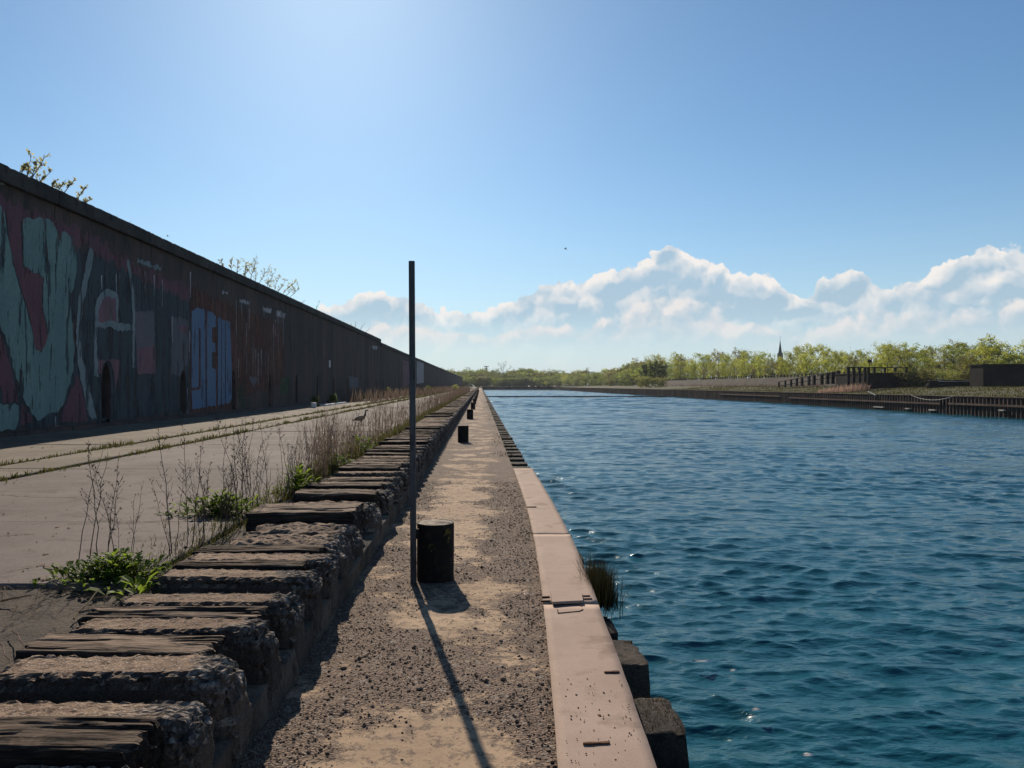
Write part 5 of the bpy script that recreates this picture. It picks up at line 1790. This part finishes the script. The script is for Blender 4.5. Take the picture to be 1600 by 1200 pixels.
# dark brush right of the railing
for i in range(16):
    p_ = 1418 + i * 8.0 + random.uniform(-3, 3)
    tree('brush', 'low dark brushwood between the railing and the large dark block', 'brushwood', brush_v[i % 4], p_, 578 + random.uniform(-6, 6), 122 + random.uniform(-2, 4), 1.2, 4.0, 1.4)
for i in range(9):
    p_ = 1000 + i * 4.7
    tree('brush', 'low green brush at the left end of the long bank wall', 'brush by the bank wall', brush_v[3 if i % 2 else 2], p_, 590 + random.uniform(-3, 3), 270, .8, 4.0, 1.2)
# trees between the far end and the right bank
p_ = 850.0
while p_ < 1016:
    for layer in range(4):
        q_ = p_ + random.uniform(-4, 4)
        Y = np.interp(q_, [860, 1010], [560, 330]) + layer * 22
        yt = np.interp(q_, [860, 940, 980, 1010], [580, 579, 570, 562]) + random.uniform(-2, 5) + (0, 2, 7, 13)[3 - layer]
        tree('green_tree', 'green tree on the far right shore ' + ('next to the canal end' if q_ < 910 else 'midway from canal end to evergreens' if q_ < 965 else 'just left of the dark evergreens'), 'trees along the far right bank', (far_v if random.random() < .75 else near_v)[random.randrange(8)], q_, float(yt), float(Y), .4, 11.5, 1.15 if layer > 1 else 1.5)
    p_ += 9
p_ = 672.0
while p_ < 862:
    for layer in range(4):
        q_ = p_ + random.uniform(-4, 4)
        yt = 578.5 + 2.5 * math.sin(q_ * .09) + random.uniform(-1.5, 3) + (0, 2, 6, 11)[3 - layer]
        tree('green_tree', 'green tree in the far wood ' + ('just above the end of the high wall' if q_ < 722 else 'below and beside the high mast' if q_ < 772 else 'beside the bare grey tree' if q_ < 802 else 'beyond the right half of the canal end'), 'trees of the far wood', far_v[random.randrange(8)], q_, yt, 575 + layer * 18 + random.uniform(-5, 5), -.3, 11.5, 1.15 if layer > 1 else 1.6)
    p_ += 8.0
bt = tree_meshes(260, 12, 8, 100, .1, bottom=.2, bare=True)
bt[0].materials.append(MAT['bark'])
tree('bare_tree', 'bare grey tree standing above the far wood', None, bt, 785, 572.5, 600, .3, 10.6, .9, False)

# ------------------------------------------------------------------ spire and high mast
Y = 430.0
X = (1219 - CX) / F * Y
ch = thing('church_spire', 'slender dark church spire rising above the spring trees', 'church', (X, Y, .3))
zt_ = EYE + (CY - 529) / F * Y - .3
m = MB()
vs = [(1.05 * math.cos(R(45 * q)), 1.05 * math.sin(R(45 * q)), zt_ - 8.2) for q in range(8)] + [(0.35 * math.cos(R(45 * q)), .35 * math.sin(R(45 * q)), zt_ - 3.2) for q in range(8)] + [(0, 0, zt_)]
m.add(vs, [(q, (q + 1) % 8, (q + 1) % 8 + 8, q + 8) for q in range(8)] + [(q + 8, (q + 1) % 8 + 8, 16) for q in range(8)])
sp_ = obj('spire', m, 'slate', ch)
obj('tower', MB().box(-1.2, 1.2, -1.2, 1.2, 0, zt_ - 8.15), 'slate', ch)
obj('finial', MB().tube([(0, 0, zt_ - .2), (0, 0, zt_ + 1.4)], .09, 5), 'slate', sp_)
Y = 640.0
X = (760 - CX) / F * Y
mt_ = thing('light_mast', 'high mast with a ring of lamps above the far wood', 'light mast', (X, Y, .3))
zt_ = EYE + (CY - 573) / F * Y - .3
obj('mast', MB().tube([(0, 0, 0), (0, 0, zt_)], [.45, .30], 8), 'slate', mt_)
plf = obj('platform', MB().tube([(0, 0, zt_ - 2.0), (0, 0, zt_ - 1.4)], [1.0, 1.3], 10), 'slate', mt_)
for q in range(6):
    a_ = q * math.pi / 3 + .3
    obj('lamp', MB().tube([(0, 0, zt_ - .6), (1.1 * math.cos(a_), 1.1 * math.sin(a_), zt_ + .3), (1.9 * math.cos(a_), 1.9 * math.sin(a_), zt_ + .1)], [.15, .2, .42], 6), 'slate', plf)

# ------------------------------------------------------------------ thin haze in the air
hm = bpy.data.materials.new('thin_haze')
hm.use_nodes = True
ht = hm.node_tree
ht.nodes.clear()
pv = N(ht, 'ShaderNodeVolumePrincipled', {'Color': (0.80, 0.88, 1.0), 'Density': 0.00010, 'Anisotropy': 0.2})
N(ht, 'ShaderNodeOutputMaterial', {'Volume': pv.outputs[0]})
stuff(obj('haze', MB().box(-420, 620, -330, 1500, -6.2, 48), hm), 'thin pale haze filling the air over the canal', 'haze')
